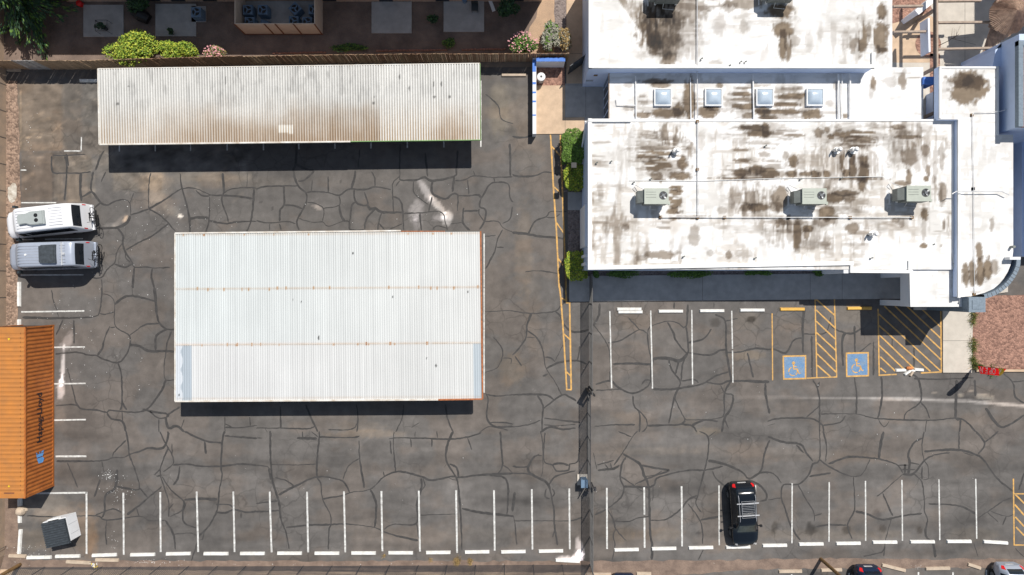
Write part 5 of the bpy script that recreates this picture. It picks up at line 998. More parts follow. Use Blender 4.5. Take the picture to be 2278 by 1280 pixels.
def patch(b, sts, s0, s1, t0, t1, off=.008, side=1, ns=6, nt_=5, m=0, t0b=None):
    rows = []
    for i in range(ns+1):
        s = s0+(s1-s0)*i/ns; r = []
        for j in range(nt_+1):
            t = t0+(t1-t0)*j/nt_; p = S_(sts, s, t); q = S_(sts, min(s+.02, len(sts)-1.001), t); w_ = S_(sts, s, min(t+.02, 5.99))
            n = (Vector(q)-Vector(p)).cross(Vector(w_)-Vector(p)); n = n.normalized() if n.length > 1e-9 else Vector((0, 0, 1))
            if n.y < 0 and t < 5: n = -n
            if n.z < 0 and t >= 4.5: n = -n
            v = Vector(p)+n*off; r.append((v.x, v.y*side, v.z))
        rows.append(r)
    b.grid(rows, m)
def body(sts, paint, t, name='body'):
    b = MB(); ns = (len(sts)-1)*4; nt_ = 24
    for side in (1, -1): patch(b, sts, 0, len(sts)-1.0001, 0, 6, 0, side, ns, nt_)
    for s in (0, len(sts)-1.0001):
        for side in (1, -1):
            ring = [S_(sts, s, 6*j/nt_) for j in range(nt_+1)]; zc = sum(p[2] for p in ring)/len(ring)
            b.grid([[(p[0], p[1]*side*k, p[2]) for p in ring] for k in (1, .5, 0)])
    x0, x1 = sts[0][0]+.1, sts[-1][0]-.1; wv = min(sts[0][1], sts[-1][1])*.9; b.box(x0, x1, -.7, .7, .22, .32)
    return b.build(name, paint, t, smooth=True, recalc=False)
def wheels(t, xs, W_, r=.35):
    for x in xs:
        for s in (1, -1):
            b = MB(); b.tube([(x, s*(W_-.22), r), (x, s*(W_+.005), r)], r, 24); w_ = b.build('wheel', M['tyre'], t)
            b = MB(); b.tube([(x, s*(W_+.006), r), (x, s*(W_+.012), r)], r*.6, 16); b.build('rim', M['fan'], w_)
VAN = [(-3.06, .86, .66, .78, .74, .78), (-3.00, .94, .95, .84, 1.12, 1.18), (-2.95, .97, 1.15, .84, 1.50, 1.56), (-2.84, .985, 1.28, .83, 2.22, 2.33), (-2.66, .995, 1.3, .84, 2.44, 2.58), (-2.3, 1.0, 1.3, .86, 2.53, 2.67), (-1.0, 1.0, 1.3, .86, 2.54, 2.69), (.6, 1.0, 1.3, .86, 2.54, 2.69), (1.0, 1.0, 1.3, .85, 2.50, 2.64),
 (1.3, .99, 1.28, .83, 2.30, 2.44), (1.92, .98, 1.2, .80, 1.52, 1.70), (2.15, .97, 1.08, .80, 1.24, 1.36), (2.65, .93, .95, .74, 1.08, 1.18), (2.90, .82, .75, .62, .90, .96), (3.02, .62, .6, .45, .66, .70)]
def van(name, label, paint, px, py, ang, kind):
    t = thing(name, label, 'van', (0, 0, 0), 'camper vans parked side by side'); body(VAN, paint, t); wheels(t, (-1.85, 1.85), 1.0, .36)
    b = MB()
    patch(b, VAN, 9.1, 9.98, 4.35, 6, .008, 1, 5, 8); patch(b, VAN, 9.1, 9.98, 4.35, 6, .008, -1, 5, 8); b.build('windshield', M['wshield'], t, smooth=True)
    b = MB()
    for s in (1, -1): patch(b, VAN, 4.5, 7.2, 3.15, 3.82, .01, s, 14, 4); patch(b, VAN, 7.45, 9.3, 3.15, 3.75, .01, s, 10, 4)
    b.build('side_windows', M['glass'], t, smooth=True)
    b = MB()
    for s in (1, -1): patch(b, VAN, 2.15, 3.25, 4.42, 6, .012, s, 6, 7)
    b.build('rear_window', M['glass'], t, smooth=True)
    b = MB(); b.box(-3.16, -2.9, -.92, .92, .42, .62); b.build('bumper', paint, t)
    for s in (1, -1):
        b = MB(); patch(b, VAN, 1.0, 1.9, 3.6, 4.1, .015, s, 4, 3); b.build('tail_light', M['red'], t)
        b = MB(); b.tube([(1.7, s*.98, 1.5), (1.72, s*1.16, 1.52)], .03, 6); b.box(1.62, 1.78, s*1.08, s*1.24, 1.4, 1.78); b.build('mirror', M['darkplastic'], t)
        b = MB(); patch(b, VAN, 12.1, 12.95, 4.1, 4.75, .008, s, 4, 3); b.build('headlight', M['black'], t)
    b = MB()
    for k in range(7):
        y = -.60+k*.2
        for x0_, x1_ in ((-2.3, -1.35), (-.2, .95)) if kind == 0 else ((-.9, 1.1), (-2.3, -1.9)): b.box(x0_, x1_, y-.008, y+.008, 2.62, 2.698-.035*abs(y)**2-.0)
    b.build('roof_ribs', M['seam'], t)
    if kind == 0:
        b = MB(); pf = [(-1.15, .48), (-.2, .48), (.15, .34), (.62, .36), (.72, .2), (.72, -.2), (.62, -.36), (.15, -.34), (-.2, -.48), (-1.15, -.48)]
        b.prism(pf, 2.60, 2.86); b.prism([(x*.9-.03, y*.9) for x, y in pf], 2.86, 2.90); b.build('roof_unit', M['plastic'], t)
        b = MB()
        for y in (-.17, .17): b.cyl((-.62, y), .14, 2.90, 2.905, 18)
        b.build('roof_fan', M['black'], t)
    else:
        b = MB(); b.prism([(-1.70, .66), (-.75, .64), (-.55, .55), (-.55, -.55), (-.75, -.64), (-1.70, -.66)], 2.60, 2.82); b.prism([(-1.62, .56), (-.75, .54), (-.75, -.54), (-1.62, -.56)], 2.82, 2.85); b.build('roof_unit', M['shedroof'], t)
        b = MB(); b.box(-2.12, -2.05, -.8, .8, 2.60, 2.74); b.box(-2.3, -2.1, -.08, .08, 2.70, 2.76); b.build('roof_rail', M['chrome'], t)
        b = MB(); b.cyl((.45, 0), .07, 2.66, 2.74, 12); b.build('roof_antenna', M['cap'], t)
    b = MB(); b.box(-3.35, -3.05, -.03, .03, .45, .52); b.box(-3.36, -3.3, -.5, .5, .45, .52); b.bar((-3.33, .1, .5), (-3.33, .1, 1.35), .06, .06); b.bar((-3.33, -.2, 1.3), (-3.33, .4, 1.3), .05, .05); b.build('bike_rack', M['black'], t)
    g = G(px, py); t.location = (g.x, g.y, 0); t.rotation_euler = (0, 0, R(ang)); return t
v1 = van('camper_van', 'white high roof camper van with pale grey roof unit and two round fans', M['vanwhite'], 125, 496, 180+6.3, 0)
v2 = van('camper_van', 'silver high roof camper van with square dark roof unit', M['silver'], 131, 571, 180+1.8, 1)
def bike(label, tv, yo, lean):
    t = thing('bicycle', label, 'bicycle', (0, 0, 0), 'bicycles hung behind the vans')
    for y in (-.50, .50):
        b = MB(); b.tube([(0, y+.33*math.cos(k*math.pi/12), .95+.33*math.sin(k*math.pi/12)) for k in range(25)], .022, 6); b.tube([(-.03, y, .95), (.03, y, .95)], .03, 8)
        for k in range(8): b.tube([(0, y, .95), (0, y+.32*math.cos(k*math.pi/4), .95+.32*math.sin(k*math.pi/4))], .004, 3)
        b.build('wheel', M['tyre'], t)
    b = MB(); 
    for p, q in (((-.50, .95), (-.12, .92)), ((-.12, .92), (-.22, 1.40)), ((-.5, .95), (-.20, 1.36)), ((-.12, .92), (.36, 1.40)), ((-.20, 1.36), (.34, 1.48)), ((.5, .95), (.33, 1.55))): b.tube([(0, p[0], p[1]), (0, q[0], q[1])], .02, 6)
    b.build('frame', M['black'], t)
    b = MB(); b.tube([(-.28, .30, 1.62), (-.05, .34, 1.56), (.05, .34, 1.56), (.28, .30, 1.62)], .016, 6); b.build('handlebar', M['black'], t)
    b = MB(); b.prism([(-.07, -.36), (.07, -.36), (.02, -.10), (-.02, -.10)], 1.44, 1.50); b.build('saddle', M['black'], t)
    c = math.cos(tv.rotation_euler.z); s = math.sin(tv.rotation_euler.z); x, y = -3.52, yo
    t.location = (tv.location.x+x*c-y*s, tv.location.y+x*s+y*c, 0); t.rotation_euler = (0, 0, tv.rotation_euler.z+R(lean)); return t
bike('black bicycle hung on the rack behind the white van', v1, .15, 12); bike('black bicycle hung on the rack behind the silver van', v2, .1, -10)

SUV = [(-2.33, .72, .80, .55, .92, .96), (-2.24, .86, .92, .62, 1.10, 1.16), (-2.02, .92, .98, .64, 1.42, 1.48), (-1.7, .94, 1.0, .65, 1.58, 1.64), (-.8, .945, 1.0, .66, 1.64, 1.70), (.1, .945, 1.0, .65, 1.60, 1.67), (.45, .945, 1.0, .64, 1.50, 1.58), (1.12, .94, .98, .74, 1.08, 1.16), (1.3, .935, .94, .78, 1.00, 1.08), (1.85, .90, .85, .74, .92, .98), (2.18, .80, .70, .62, .78, .82), (2.33, .62, .5, .45, .58, .60)]
def suv(label, paint, px, py, ang, rack, sts=SUV, cat='car'):
    t = thing('parked_car', label, cat, (0, 0, 0)); body(sts, paint, t); wheels(t, (-1.38, 1.42), .945, .35)
    b = MB()
    for s in (1, -1): patch(b, sts, 6.15, 7.0, 4.45, 6, .006, s, 6, 6)
    b.build('windshield', M['wshield'], t, smooth=True)
    b = MB()
    for s in (1, -1): patch(b, sts, 1.25, 2.3, 4.5, 6, .006, s, 5, 6)
    b.build('rear_window', M['glass'], t, smooth=True)
    b = MB()
    for s in (1, -1): patch(b, sts, 2.6, 6.3, 3.15, 3.8, .006, s, 14, 3)
    b.build('side_windows', M['glass'], t, smooth=True)
    for s in (1, -1):
        b = MB(); patch(b, sts, .25, 1.5, 3.35, 4.1, .012, s, 4, 3); b.build('tail_light', M['red'], t)
        b = MB(); patch(b, sts, 9.6, 10.4, 3.5, 4.4, .010, s, 4, 3); b.build('headlight', M['chrome'], t)
        b = MB(); b.bar((.75, s*.90, 1.05), (.78, s*1.12, 1.08), .06, .06); b.box(.70, .84, s*1.02, s*1.18, 1.0, 1.16); b.build('mirror', M['black'], t)
        b = MB(); b.tube([(-1.7, s*.60, 1.66), (-1.5, s*.60, 1.75), (.0, s*.58, 1.74), (.2, s*.58, 1.66)], .022, 6); b.build('roof_rail', M['seam'], t)
    b = MB(); b.box(-2.345, -2.30, -.3, .3, .62, .76); b.build('number_plate', M['chrome'], t)
    if rack:
        b = MB()
        for x in (-1.15, -.28): b.bar((x, -.78, 1.82), (x, .78, 1.82), .07, .03)
        b.build('roof_bar', M['chrome'], t)
        b = MB()
        for k in range(11): x = -1.32+k*.118; b.tube([(x, -.46, 1.86), (x, .46, 1.86)], .011, 5)
        for y in (-.46, .46): b.tube([(-1.34, y, 1.88), (-.12, y, 1.88)], .014, 5)
        b.build('roof_basket', M['seam'], t)
    g = G(px, py); t.location = (g.x, g.y, 0); t.rotation_euler = (0, 0, R(ang)); return t
suv('black car with a metal roof basket parked in the lower right lot', M['blackpaint'], 1646, 1137, -90+3.5, True)
suv('dark blue car cut by the bottom edge, tail lights showing', M['bluepaint'], 1919, 1321, -90, False)
suv('silver car in the bottom right corner beyond the dirt strip', M['silver'], 2228, 1316, -90, False)
suv('dark car whose end just shows at the bottom edge right of the corner post', M['bluepaint'], 1385, 1340, 90, False)

# ---------------- wheel stops ----------------
def stop_mesh(name, m):
    b = MB(); w_, l, hh = .125, .915, .13
    b.v += [(-l, -w_, 0), (l, -w_, 0), (l, w_, 0), (-l, w_, 0), (-l+.03, -w_+.045, hh), (l-.03, -w_+.045, hh), (l-.03, w_-.045, hh), (-l+.03, w_-.045, hh)]
    b.f += [(3, 2, 1, 0), (4, 5, 6, 7), (0, 1, 5, 4), (1, 2, 6, 5), (2, 3, 7, 6), (3, 0, 4, 7)]; b.m += [0]*6
    o = b.build(name, m); me = o.data; bpy.data.objects.remove(o); return me
mw, mt_, my = stop_mesh('wheel_stop', M['stop']), stop_mesh('wheel_stop', M['stop_tan']), stop_mesh('wheel_stop', M['stop_yellow'])
def stop(me, px, py, ang, label, group=None, sx=1, z=0):
    o = bpy.data.objects.new('wheel_stop', me); C.objects.link(o); g = G(px, py); o.location = (g.x, g.y, z); o.rotation_euler = (0, 0, R(ang)); o.scale = (sx, 1, 1)
    tag(o, label, 'wheel stop', group); return o
ORD = ['first', 'second', 'third', 'fourth', 'fifth', 'sixth', 'seventh', 'eighth', 'ninth', 'tenth', 'eleventh', 'twelfth', 'thirteenth']
u = 1/3.9965
bl = [(88, 1240.2, -1), (151.5, 1237.5, -1), (233, 1235, -2), (318, 1234, -1), (397.5, 1232, -1), (481, 1231.8, 0), (562, 1231.5, 0), (644.5, 1231, 0), (727.5, 1231, 0), (809, 1230.5, 0), (891.5, 1230, 0), (975, 1229.3, -.5), (1061.5, 1228, -1), (1142, 1227.5, -1), (1225.5, 1226, -1)]
bl = bl[:]
for i, (x, y, a) in enumerate(bl):
    nm = ORD[i]+' from the left' if i < 10 else ['fifth', 'fourth', 'third', 'second', 'first'][i-10]+' from the right'
    stop(mw, x, y, -a*1.0, 'white concrete wheel stop, %s in the bottom row of the fenced lot' % nm, 'wheel stops in the bottom row of the fenced lot')
br = [(1393.5, 1223, 1), (1477, 1220.5, 1), (1559, 1218.5, 1), (1641.5, 1217, 1), (1723, 1213.5, .5), (1804, 1210.5, .5), (1886.5, 1209, .5), (1967.5, 1206.3, 0), (2051, 1205.3, 0), (2132.5, 1204.6, 0), (2213.5, 1206.5, -3.5)]
for i, (x, y, a) in enumerate(br):
    stop(mw, x, y, a, ('white wheel stop under the front of the black car, right hand lot' if i == 3 else 'white wheel stop %s from the left, bottom row, right hand lot' % ORD[i]), 'wheel stops in the bottom row of the right hand lot')
for i, (x, y, a) in enumerate([(1399.5, 688.3, 0), (1402, 694.6, 0), (1492, 693, 0), (1583.5, 692, 0), (1673, 690.5, 0)]):
    stop(mw, x, y, a, ['upper wheel stop of the touching pair below the front sidewalk', 'lower wheel stop of the touching pair below the front sidewalk', 'single white wheel stop just right of the touching pair', 'white wheel stop above the faint oil stain', 'white wheel stop above the dark oil stain'][i], 'wheel stops below the front sidewalk')
stop(my, 1762, 688.4, 0, 'yellow wheel stop above the left blue wheelchair symbol'); stop(my, 1911, 686.2, .5, 'yellow wheel stop above the right blue wheelchair symbol, partly in shade')
for i, (x, y, a) in enumerate([(43.3, 655, 90), (43.3, 738, 90), (44.5, 1136, 91), (45, 1205, 86), (46, 1108, 92)]):
    stop(mw, x, y, a, ['white wheel stop standing lengthwise below the silver van', 'white wheel stop half hidden at the top of the orange container', 'white wheel stop lengthwise behind the round rock', 'white wheel stop lengthwise left of the small shed', 'shaded wheel stop at the lower end of the orange container'][i], 'wheel stops along the left kerb')
for i, (x, y, a, sx) in enumerate([(175.5, 1251, -3, 1), (239, 1246, -1, .95), (1757.5, 1271, 0.5, .95), (1849, 1268, 1, .85), (1914, 1268.5, 1, .6), (1987, 1263, -14, 1), (2085, 1264.5, 1, 1), (2166, 1259.5, -18, .55), (2222, 1261.5, 1, .6), (1332, 1278, 0, 1), (1432, 1276, -1, .6), (40, 1237, -2, .7)]):
    stop(mt_, x, y, a, ['bare concrete wheel stop lying in the dirt, left of the yellow rubbish', 'bare concrete wheel stop lying in the dirt above the yellow rubbish', 'tan wheel stop in the dirt strip left of the brown pole', 'tan wheel stop crossed by the brown pole', 'short tan wheel stop beside the dark blue car', 'tan wheel stop lying askew right of the dark blue car', 'pale wheel stop straight in the dirt strip, between two askew ones', 'short broken tan wheel stop lying askew near the silver car', 'tan wheel stop half hidden by the silver car', 'tan wheel stop outside the lower corner of the chain link fence', 'broken tan wheel stop at the bottom edge behind the dark car', 'broken bare wheel stop lying at the lower left corner'][i], 'bare wheel stops lying in the dirt', sx)
stop(mw, 1263, 1247.5, -3, 'white wheel stop by the white spill at the fence corner'); stop(mw, 206, 180, 0, 'white wheel stop in shade at the left end of the narrow carport'); stop(mt_, 1143, 168, 0, 'pale wheel stop in the fence shadow left of the blue wall')
stop(mt_, 32, 156, 0, 'tan timber like stop at the top left corner of the lot', None, .55)

# ---------------- plants ----------------
def leaves(b, c, rx, ry, rz, n, size, seed, mats, flat=0, box=False, long=1.0, clump=7):
    rr = random.Random(seed); cs = []
    for i in range(clump):
        if box: cs.append((rr.uniform(-.8, .8), rr.uniform(-.9, .9), rr.uniform(-.2, .8)))
        else:
            a = rr.uniform(0, 2*math.pi); r = math.sqrt(rr.random())*.62; cs.append((r*math.cos(a), r*math.sin(a), rr.uniform(0, .6)))
    for i in range(n):
        if box:
            x, y, z = rr.uniform(-1, 1), rr.uniform(-1, 1), 1-.25*rr.random()**2 if rr.random() < .75 else rr.uniform(-1, 1)
            if rr.random() < .25: x = rr.choice((-1, 1))*rr.uniform(.93, 1.05)
            
            while abs(x)**3.2+abs(y)**3.2 > 1.0+.25*math.sin(9*x+5*y+seed): x *= .93; y *= .93
            z2 = z-.35*max(0, abs(x)-.5)-.35*max(0, abs(y)-.6)+.10*math.sin(5*x+seed)*math.cos(7*y); p = Vector((c[0]+x*rx*1.06, c[1]+y*ry*1.06, c[2]+z2*rz))
        else:
            k = rr.choice(cs); d = Vector((rr.gauss(0, 1), rr.gauss(0, 1), rr.gauss(0, 1))).normalized()*rr.uniform(.6, 1.02)*.46
            p = Vector((c[0]+(k[0]+d.x)*rx, c[1]+(k[1]+d.y)*ry, c[2]+(k[2]+d.z)*rz*.9))
        if p.z < .03: p.z = .03+rr.random()*.1
        nrm = Vector((rr.gauss(0, .6), rr.gauss(0, .6), 1)).normalized(); u_ = nrm.cross(Vector((rr.gauss(0, 1), rr.gauss(0, 1), .01))).normalized(); v_ = nrm.cross(u_)
        s = size*rr.uniform(.6, 1.3); m = mats[min(len(mats)-1, int(rr.random()**1.5*len(mats)))]
        b.add([p-u_*s*.5*long, p-v_*s*.28, p+u_*s*.5*long, p+v_*s*.28], [(0, 1, 2, 3)], m)
def shrub(name, label, px, py, rx, ry, h, n, size, seed, mlist, group=None, box=False, clump=8, blossom=0, cat='shrub', long=1.0, stems=True):
    c = P(px, py, h*.7); t = thing(name, label, cat, (c.x, c.y, 0), group); b = MB()
    leaves(b, (c.x, c.y, h*.5), rx/PPM, ry/PPM, h*.5, n, size, seed, list(range(len(mlist))), box=box, clump=clump, long=long)
    b.build('foliage', [M[m] for m in mlist], t)
    if stems:
        b = MB(); rr = random.Random(seed)
        for k in range(5): b.tube([(c.x+rr.uniform(-.1, .1), c.y+rr.uniform(-.1, .1), 0), (c.x+rr.uniform(-.5, .5)*rx/PPM, c.y+rr.uniform(-.5, .5)*ry/PPM, h*.6)], [.03, .015], 6)
        b.build('stem', M['bark'], t)
    if blossom:
        b = MB(); rr = random.Random(seed+1)
        for k in range(blossom):
            a = rr.uniform(0, 6.28); r = math.sqrt(rr.random())*.95; p = Vector((c.x+r*rx/PPM*math.cos(a), c.y+r*ry/PPM*math.sin(a), h*(.92+.12*rr.random())*(1-.25*r*r)+.02)); s = rr.uniform(.03, .065)
            b.add([p+Vector((s*math.cos(q*1.257), s*math.sin(q*1.257), rr.uniform(-.02, .02))) for q in range(5)], [(0, 1, 2, 3, 4)])
        b.build('blossom', M['pink'], t)
    return t
LM = ['leaf_gold', 'leaf_lime', 'leaf_lime', 'leaf_lime2']
shrub('round_bush', 'big bright lime green bush behind the board fence, left of the two', 291, 106, 64, 37, 2.3, 5200, .17, 1, LM, clump=16)
shrub('round_bush', 'bright lime green bush behind the board fence, right of the two', 390, 112, 44, 26, 2.0, 3400, .16, 2, LM, clump=12)
shrub('oleander_bush', 'small dull bush with pink blossoms beside the lime green bushes', 476, 117, 25, 15, 1.3, 1100, .13, 3, ['leaf_dry', 'leaf', 'leaf_grey'], blossom=70)
shrub('oleander_bush', 'green bush covered in pink blossoms behind the fence near the blue wall', 1163, 96, 35, 25, 1.7, 2600, .15, 4, ['leaf', 'leaf2', 'leaf'], blossom=90, clump=12)
shrub('dry_shrub', 'silvery grey spiky shrub on the sandy path', 1226, 82, 23, 32, 1.2, 1600, .26, 5, ['leaf_grey', 'leaf_grey', 'leaf'], long=1.5)
shrub('dry_shrub', 'yellow brown dry shrub leaning over the side passage', 1260, 78, 20, 34, 1.6, 900, .16, 6, ['leaf_dry', 'leaf_dry', 'leaf_grey'], long=1.3)
shrub('weed_patch', 'low green weeds along the shaded side of the board fence', 775, 108, 44, 13, .35, 900, .14, 7, ['leaf', 'leaf_dark', 'leaf2'], cat='weeds', stems=False)
shrub('weed_patch', 'small round clump of green weeds by the brick edging', 1000, 98, 18, 15, .5, 500, .13, 8, ['leaf', 'leaf_dark'], cat='weeds', stems=False)
shrub('weed_patch', 'dark low shrub between the two right hand patios', 965, 40, 16, 14, .7, 400, .16, 9, ['leaf_dark', 'leaf2'], cat='weeds')
shrub('yard_shrub', 'dark leafy shrub at the top edge right of the last patio', 1128, 18, 26, 24, 1.6, 900, .22, 10, ['leaf_dark', 'leaf2'], clump=9)
shrub('yard_shrub', 'dark shrub at the top edge between the two left patios', 305, 12, 26, 22, 1.5, 700, .20, 12, ['leaf_dark', 'leaf2'])
shrub('potted_plant', 'small dark leafy plant on the second patio from the left', 378, 70, 9, 8, .7, 140, .16, 13, ['leaf_dark', 'leaf2'], cat='plant')
LH = ['leaf_gold', 'leaf_lime', 'leaf_lime2']
HG = 'hedges beside the office building'
shrub('hedge', 'tall bright green hedge beside the striped fire lane, nearest the tan walk', 1276, 327, 24, 36, 1.5, 4600, .13, 14, ['leaf', 'leaf_lime2', 'leaf'], HG, True)
shrub('hedge', 'half shaded yellow green hedge beside the striped lane, above the small concrete square', 1278, 396, 22, 28, 1.0, 2600, .13, 15, LH, HG, True)
shrub('hedge', 'bright hedge at the lower left corner of the office building', 1282, 592, 23, 31, 1.2, 3000, .13, 16, LH, HG, True)
for i, (x, y, rx, ry, l) in enumerate([(1322, 610, 12, 11, 'small shaded hedge at the corner of the office building'), (1383, 609, 41, 13, 'shaded hedge under the roof edge, left of the two long ones'), (1532, 608, 52, 12, 'longest shaded hedge under the lower roof edge'), (1685, 606, 34, 10, 'shaded hedge under the middle of the lower roof edge'), (1826, 605, 20, 10, 'little shaded bush left of the covered entry')]):
    shrub('hedge', l, x, y, rx, ry, .9, int(rx*45), .12, 20+i, ['leaf', 'leaf', 'leaf2'], HG, False, clump=max(5, int(rx/3)))
# big dark evergreen in the top left corner
tr = thing('evergreen_tree', 'large dark feathery evergreen tree in the shaded top left corner', 'tree', G(88, 22))
b = MB(); base = G(92, 22); b.tube([base, base+Vector((-.2, .1, 2)), base+Vector((-.5, .3, 4.6))], [.22, .16, .05], 9); rr = random.Random(4); lb = MB()
for k in range(110):
    a = rr.uniform(0, 6.28); z = rr.uniform(.7, 4.4); L = (5.6-z)*rr.uniform(.45, .95); st_ = base+Vector((-.1*z, .06*z, z)); en = st_+Vector((math.cos(a)*L, math.sin(a)*L*.9, -.25*L+.3)); b.tube([st_, en], [.045, .012], 5)
    for q in range(75):
        f = rr.uniform(.2, 1.05); p = st_.lerp(en, f)+Vector((rr.gauss(0, .13), rr.gauss(0, .13), rr.gauss(0, .08))); d = (en-st_).normalized(); s = rr.uniform(.13, .30)
        n_ = Vector((-d.y, d.x, rr.uniform(-.3, .3))).normalized(); lb.add([p-d*s*.6, p+n_*.05, p+d*s*.8, p-n_*.05], [(0, 1, 2, 3)], 0 if rr.random() < .7 else 1)
b.build('trunk', M['bark'], tr); lb.build('crown', [M['leaf_dark'], M['leaf']], tr)
def tufts(name, label, pts, n, hh, mlist, seed, cat='grass'):
    rr = random.Random(seed); b = MB(); c = G(*pts[0][:2])
    for i in range(n):
        x, y, r = rr.choice(pts); p = G(x+rr.gauss(0, r*.5), y+rr.gauss(0, r*.7), 0); a = rr.uniform(0, 6.28); h2 = hh*rr.uniform(.5, 1.2); s = .02
        b.add([p+Vector((s*math.cos(a), s*math.sin(a), .03)), p-Vector((s*math.cos(a), s*math.sin(a), -.03)), p+Vector((rr.gauss(0, h2*.6), rr.gauss(0, h2*.6), h2))], [(0, 1, 2)], rr.randrange(len(mlist)))
    o = b.build(name, [M[m] for m in mlist]); tag(o, label, cat); return o
tufts('grass_tuft', 'straggly grass along the left edge of the red gravel bed', [(2162, 700, 7), (2160, 715, 6), (2161, 762, 9), (2163, 775, 8), (2161, 800, 6), (2165, 812, 7)], 1500, .28, ['grass', 'leaf', 'leaf_dry'], 1)
tufts('grass_tuft', 'small grass tuft at the kerb under the red flag', [(2205, 826, 8), (2180, 818, 6)], 400, .22, ['grass', 'leaf'], 2)
tufts('dry_weed', 'larger orange brown dry weed by the bottom fence', [(1017, 1248, 7)], 260, .2, ['leaf_dry'], 3, 'weed'); tufts('dry_weed', 'smaller orange brown dry weed by the bottom fence', [(1046, 1249, 5)], 160, .16, ['leaf_dry'], 4, 'weed')
tufts('dry_weed', 'thin dry weed under the fence left of the two orange ones', [(958, 1246, 4), (855, 1236, 3)], 90, .14, ['leaf_dry'], 5, 'weed')
# bare little tree in the courtyard and bare shrub by the blue wall
bt = thing('bare_sapling', 'bare thin sapling in the gravel circle of the courtyard', 'tree', G(2078, 108)); b = MB(); p = G(2080, 106); rr = random.Random(8)
b.tube([p, p+Vector((.3, .1, 1.0)), p+Vector((.5, .25, 1.8))], [.035, .025, .012], 6)
for k in range(9): q = p+Vector((.4, .15, 1.2+.07*k)); b.tube([q, q+Vector((rr.uniform(-.3, .9), rr.uniform(-.3, .8), rr.uniform(.1, .5)))], [.014, .005], 5)
b.build('trunk', M['bark'], bt)

# ---------------- shaded back yards ----------------
ap_ = thing('apartment_building', 'peach apartment building whose wall foot shows along the top edge', 'building', G(600, -40))
b = MB(); a = G(-300, 4); c = G(1205, -330); b.box(G(150, 0).x, c.x, a.y, c.y, 0, 6.8); b.box(G(-300, 0).x, G(150, 0).x, G(0, -40).y, c.y, 0, 6.8); b.build('wall', M['peach'], ap_)
b = MB()
for x in (300, 345, 400, 470, 735, 860, 985, 1150): q = G(x, 4); b.box(q.x-.5, q.x+.5, q.y-.03, q.y+.05, .1, 2.1)
b.build('door', M['darkplastic'], ap_)
en = thing('ac_enclosure', 'plywood and brown frame enclosure around the air conditioning units behind the fence', 'enclosure', G(630, 40))
b = MB(); yb_ = G(0, 77).y; xl = G(546, 0).x; xr = G(718, 0).x; he = 1.9
b.box(xl, xr, yb_, yb_+.06, .12, he); b.box(xr-.06, xr, yb_+.061, yb_+3.2, .0, he); b.box(xl, xl+.06, yb_+.061, yb_+3.2, .0, he); b.build('panel', M['ply'], en)
b = MB()
for x in (546, 610, 633, 672, 717): q = G(x, 0).x; b.box(q-.045, q+.045, yb_-.035, yb_-.002, 0, he+.03)
b.box(xl-.06, xr+.06, yb_-.04, yb_-.002, .06, .115); b.build('frame', M['brownframe'], en)
def condenser():
    t = thing('condenser_unit', 'x', 'air conditioner'); b = MB(); b.box(-.35, .35, -.35, .35, .02, .80)
    b.tube([(.30*math.cos(k*math.pi/12), .30*math.sin(k*math.pi/12), .81) for k in range(25)], .03, 6); b.build('housing', M['condenser'], t)
    b = MB(); b.cyl((0, 0), .27, .80, .806, 24); b.build('fan_opening', M['black'], t)
    b = MB(); b.cyl((0, 0), .07, .807, .84, 12)
    for k in range(3):
        a = k*2.094; d = Vector((math.cos(a), math.sin(a), 0)); n = Vector((-d.y, d.x, 0)); q = Vector((0, 0, .82)); b.add([q+d*.05+n*.02, q+d*.24+n*.10, q+d*.24-n*.02, q+d*.05-n*.05], [(0, 1, 2, 3)])
    b.build('fan', M['condenser'], t); return t
cu = condenser()
for i, (x, y, a, l) in enumerate([(552, 23, 0, 'upper left unit inside the plywood enclosure'), (585, 23, 0, 'upper unit inside the enclosure, second from the left'), (657, 20, 45, 'unit turned diagonally inside the plywood enclosure'), (556, 50, 0, 'lower left unit inside the plywood enclosure'), (654, 48, 0, 'lower unit inside the enclosure below the diagonal one'), (684, 50, 0, 'lower right unit inside the plywood enclosure'), (698, 22, 0, 'unit tucked behind the right wall of the enclosure'), (437, 28, 0, 'lone unit standing at the corner of the second patio')]):
    o = cu if i == 0 else ctree(cu); p = P(x, y, .8); o.location = (p.x, p.y, .08); o.rotation_euler = (0, 0, R(a)); o['group'] = 'condenser units behind the fence'; o['label'] = 'boxy condenser with round top fan, '+l
o = MB().box(-.28, .28, -.22, .22, 0, .5).build('tilted_lid', M['condenser']); p = P(589, 48, .6); o.location = (p.x, p.y, .12); o.rotation_euler = (R(18), 0, R(-20)); tag(o, 'flat grey lid leaning in the lower part of the plywood enclosure', 'lid')
# patio things
tb = thing('patio_table', 'thin square table frame on the leftmost patio', 'table', G(226, 58)); b = MB()
for x0_, y0_, x1_, y1_ in ((212, 45, 238, 45), (238, 45, 238, 69), (238, 69, 212, 69), (212, 69, 212, 45), (212, 46, 234, 66)): b.tube([P(x0_, y0_, .7), P(x1_, y1_, .7)], .018, 6)
for x_, y_ in ((212, 45), (238, 45), (238, 69), (212, 69)): q = P(x_, y_, .7); b.tube([q, (q.x, q.y, .08)], .015, 6)
b.build('frame', M['wire_dark'], tb)
gr_ = thing('dried_plant_pot', 'dark pot with a wilted brown plant on the leftmost patio', 'plant pot', G(238, 64)); b = MB(); c = G(239, 66); b.tube([(c.x, c.y, .08), (c.x, c.y, .4)], [.12, .17], 14); b.build('pot', M['darkplastic'], gr_)
b = MB(); leaves(b, (c.x-.2, c.y, .55), .45, .3, .25, 160, .16, 3, [0]); b.build('foliage', M['leaf_dark'], gr_)
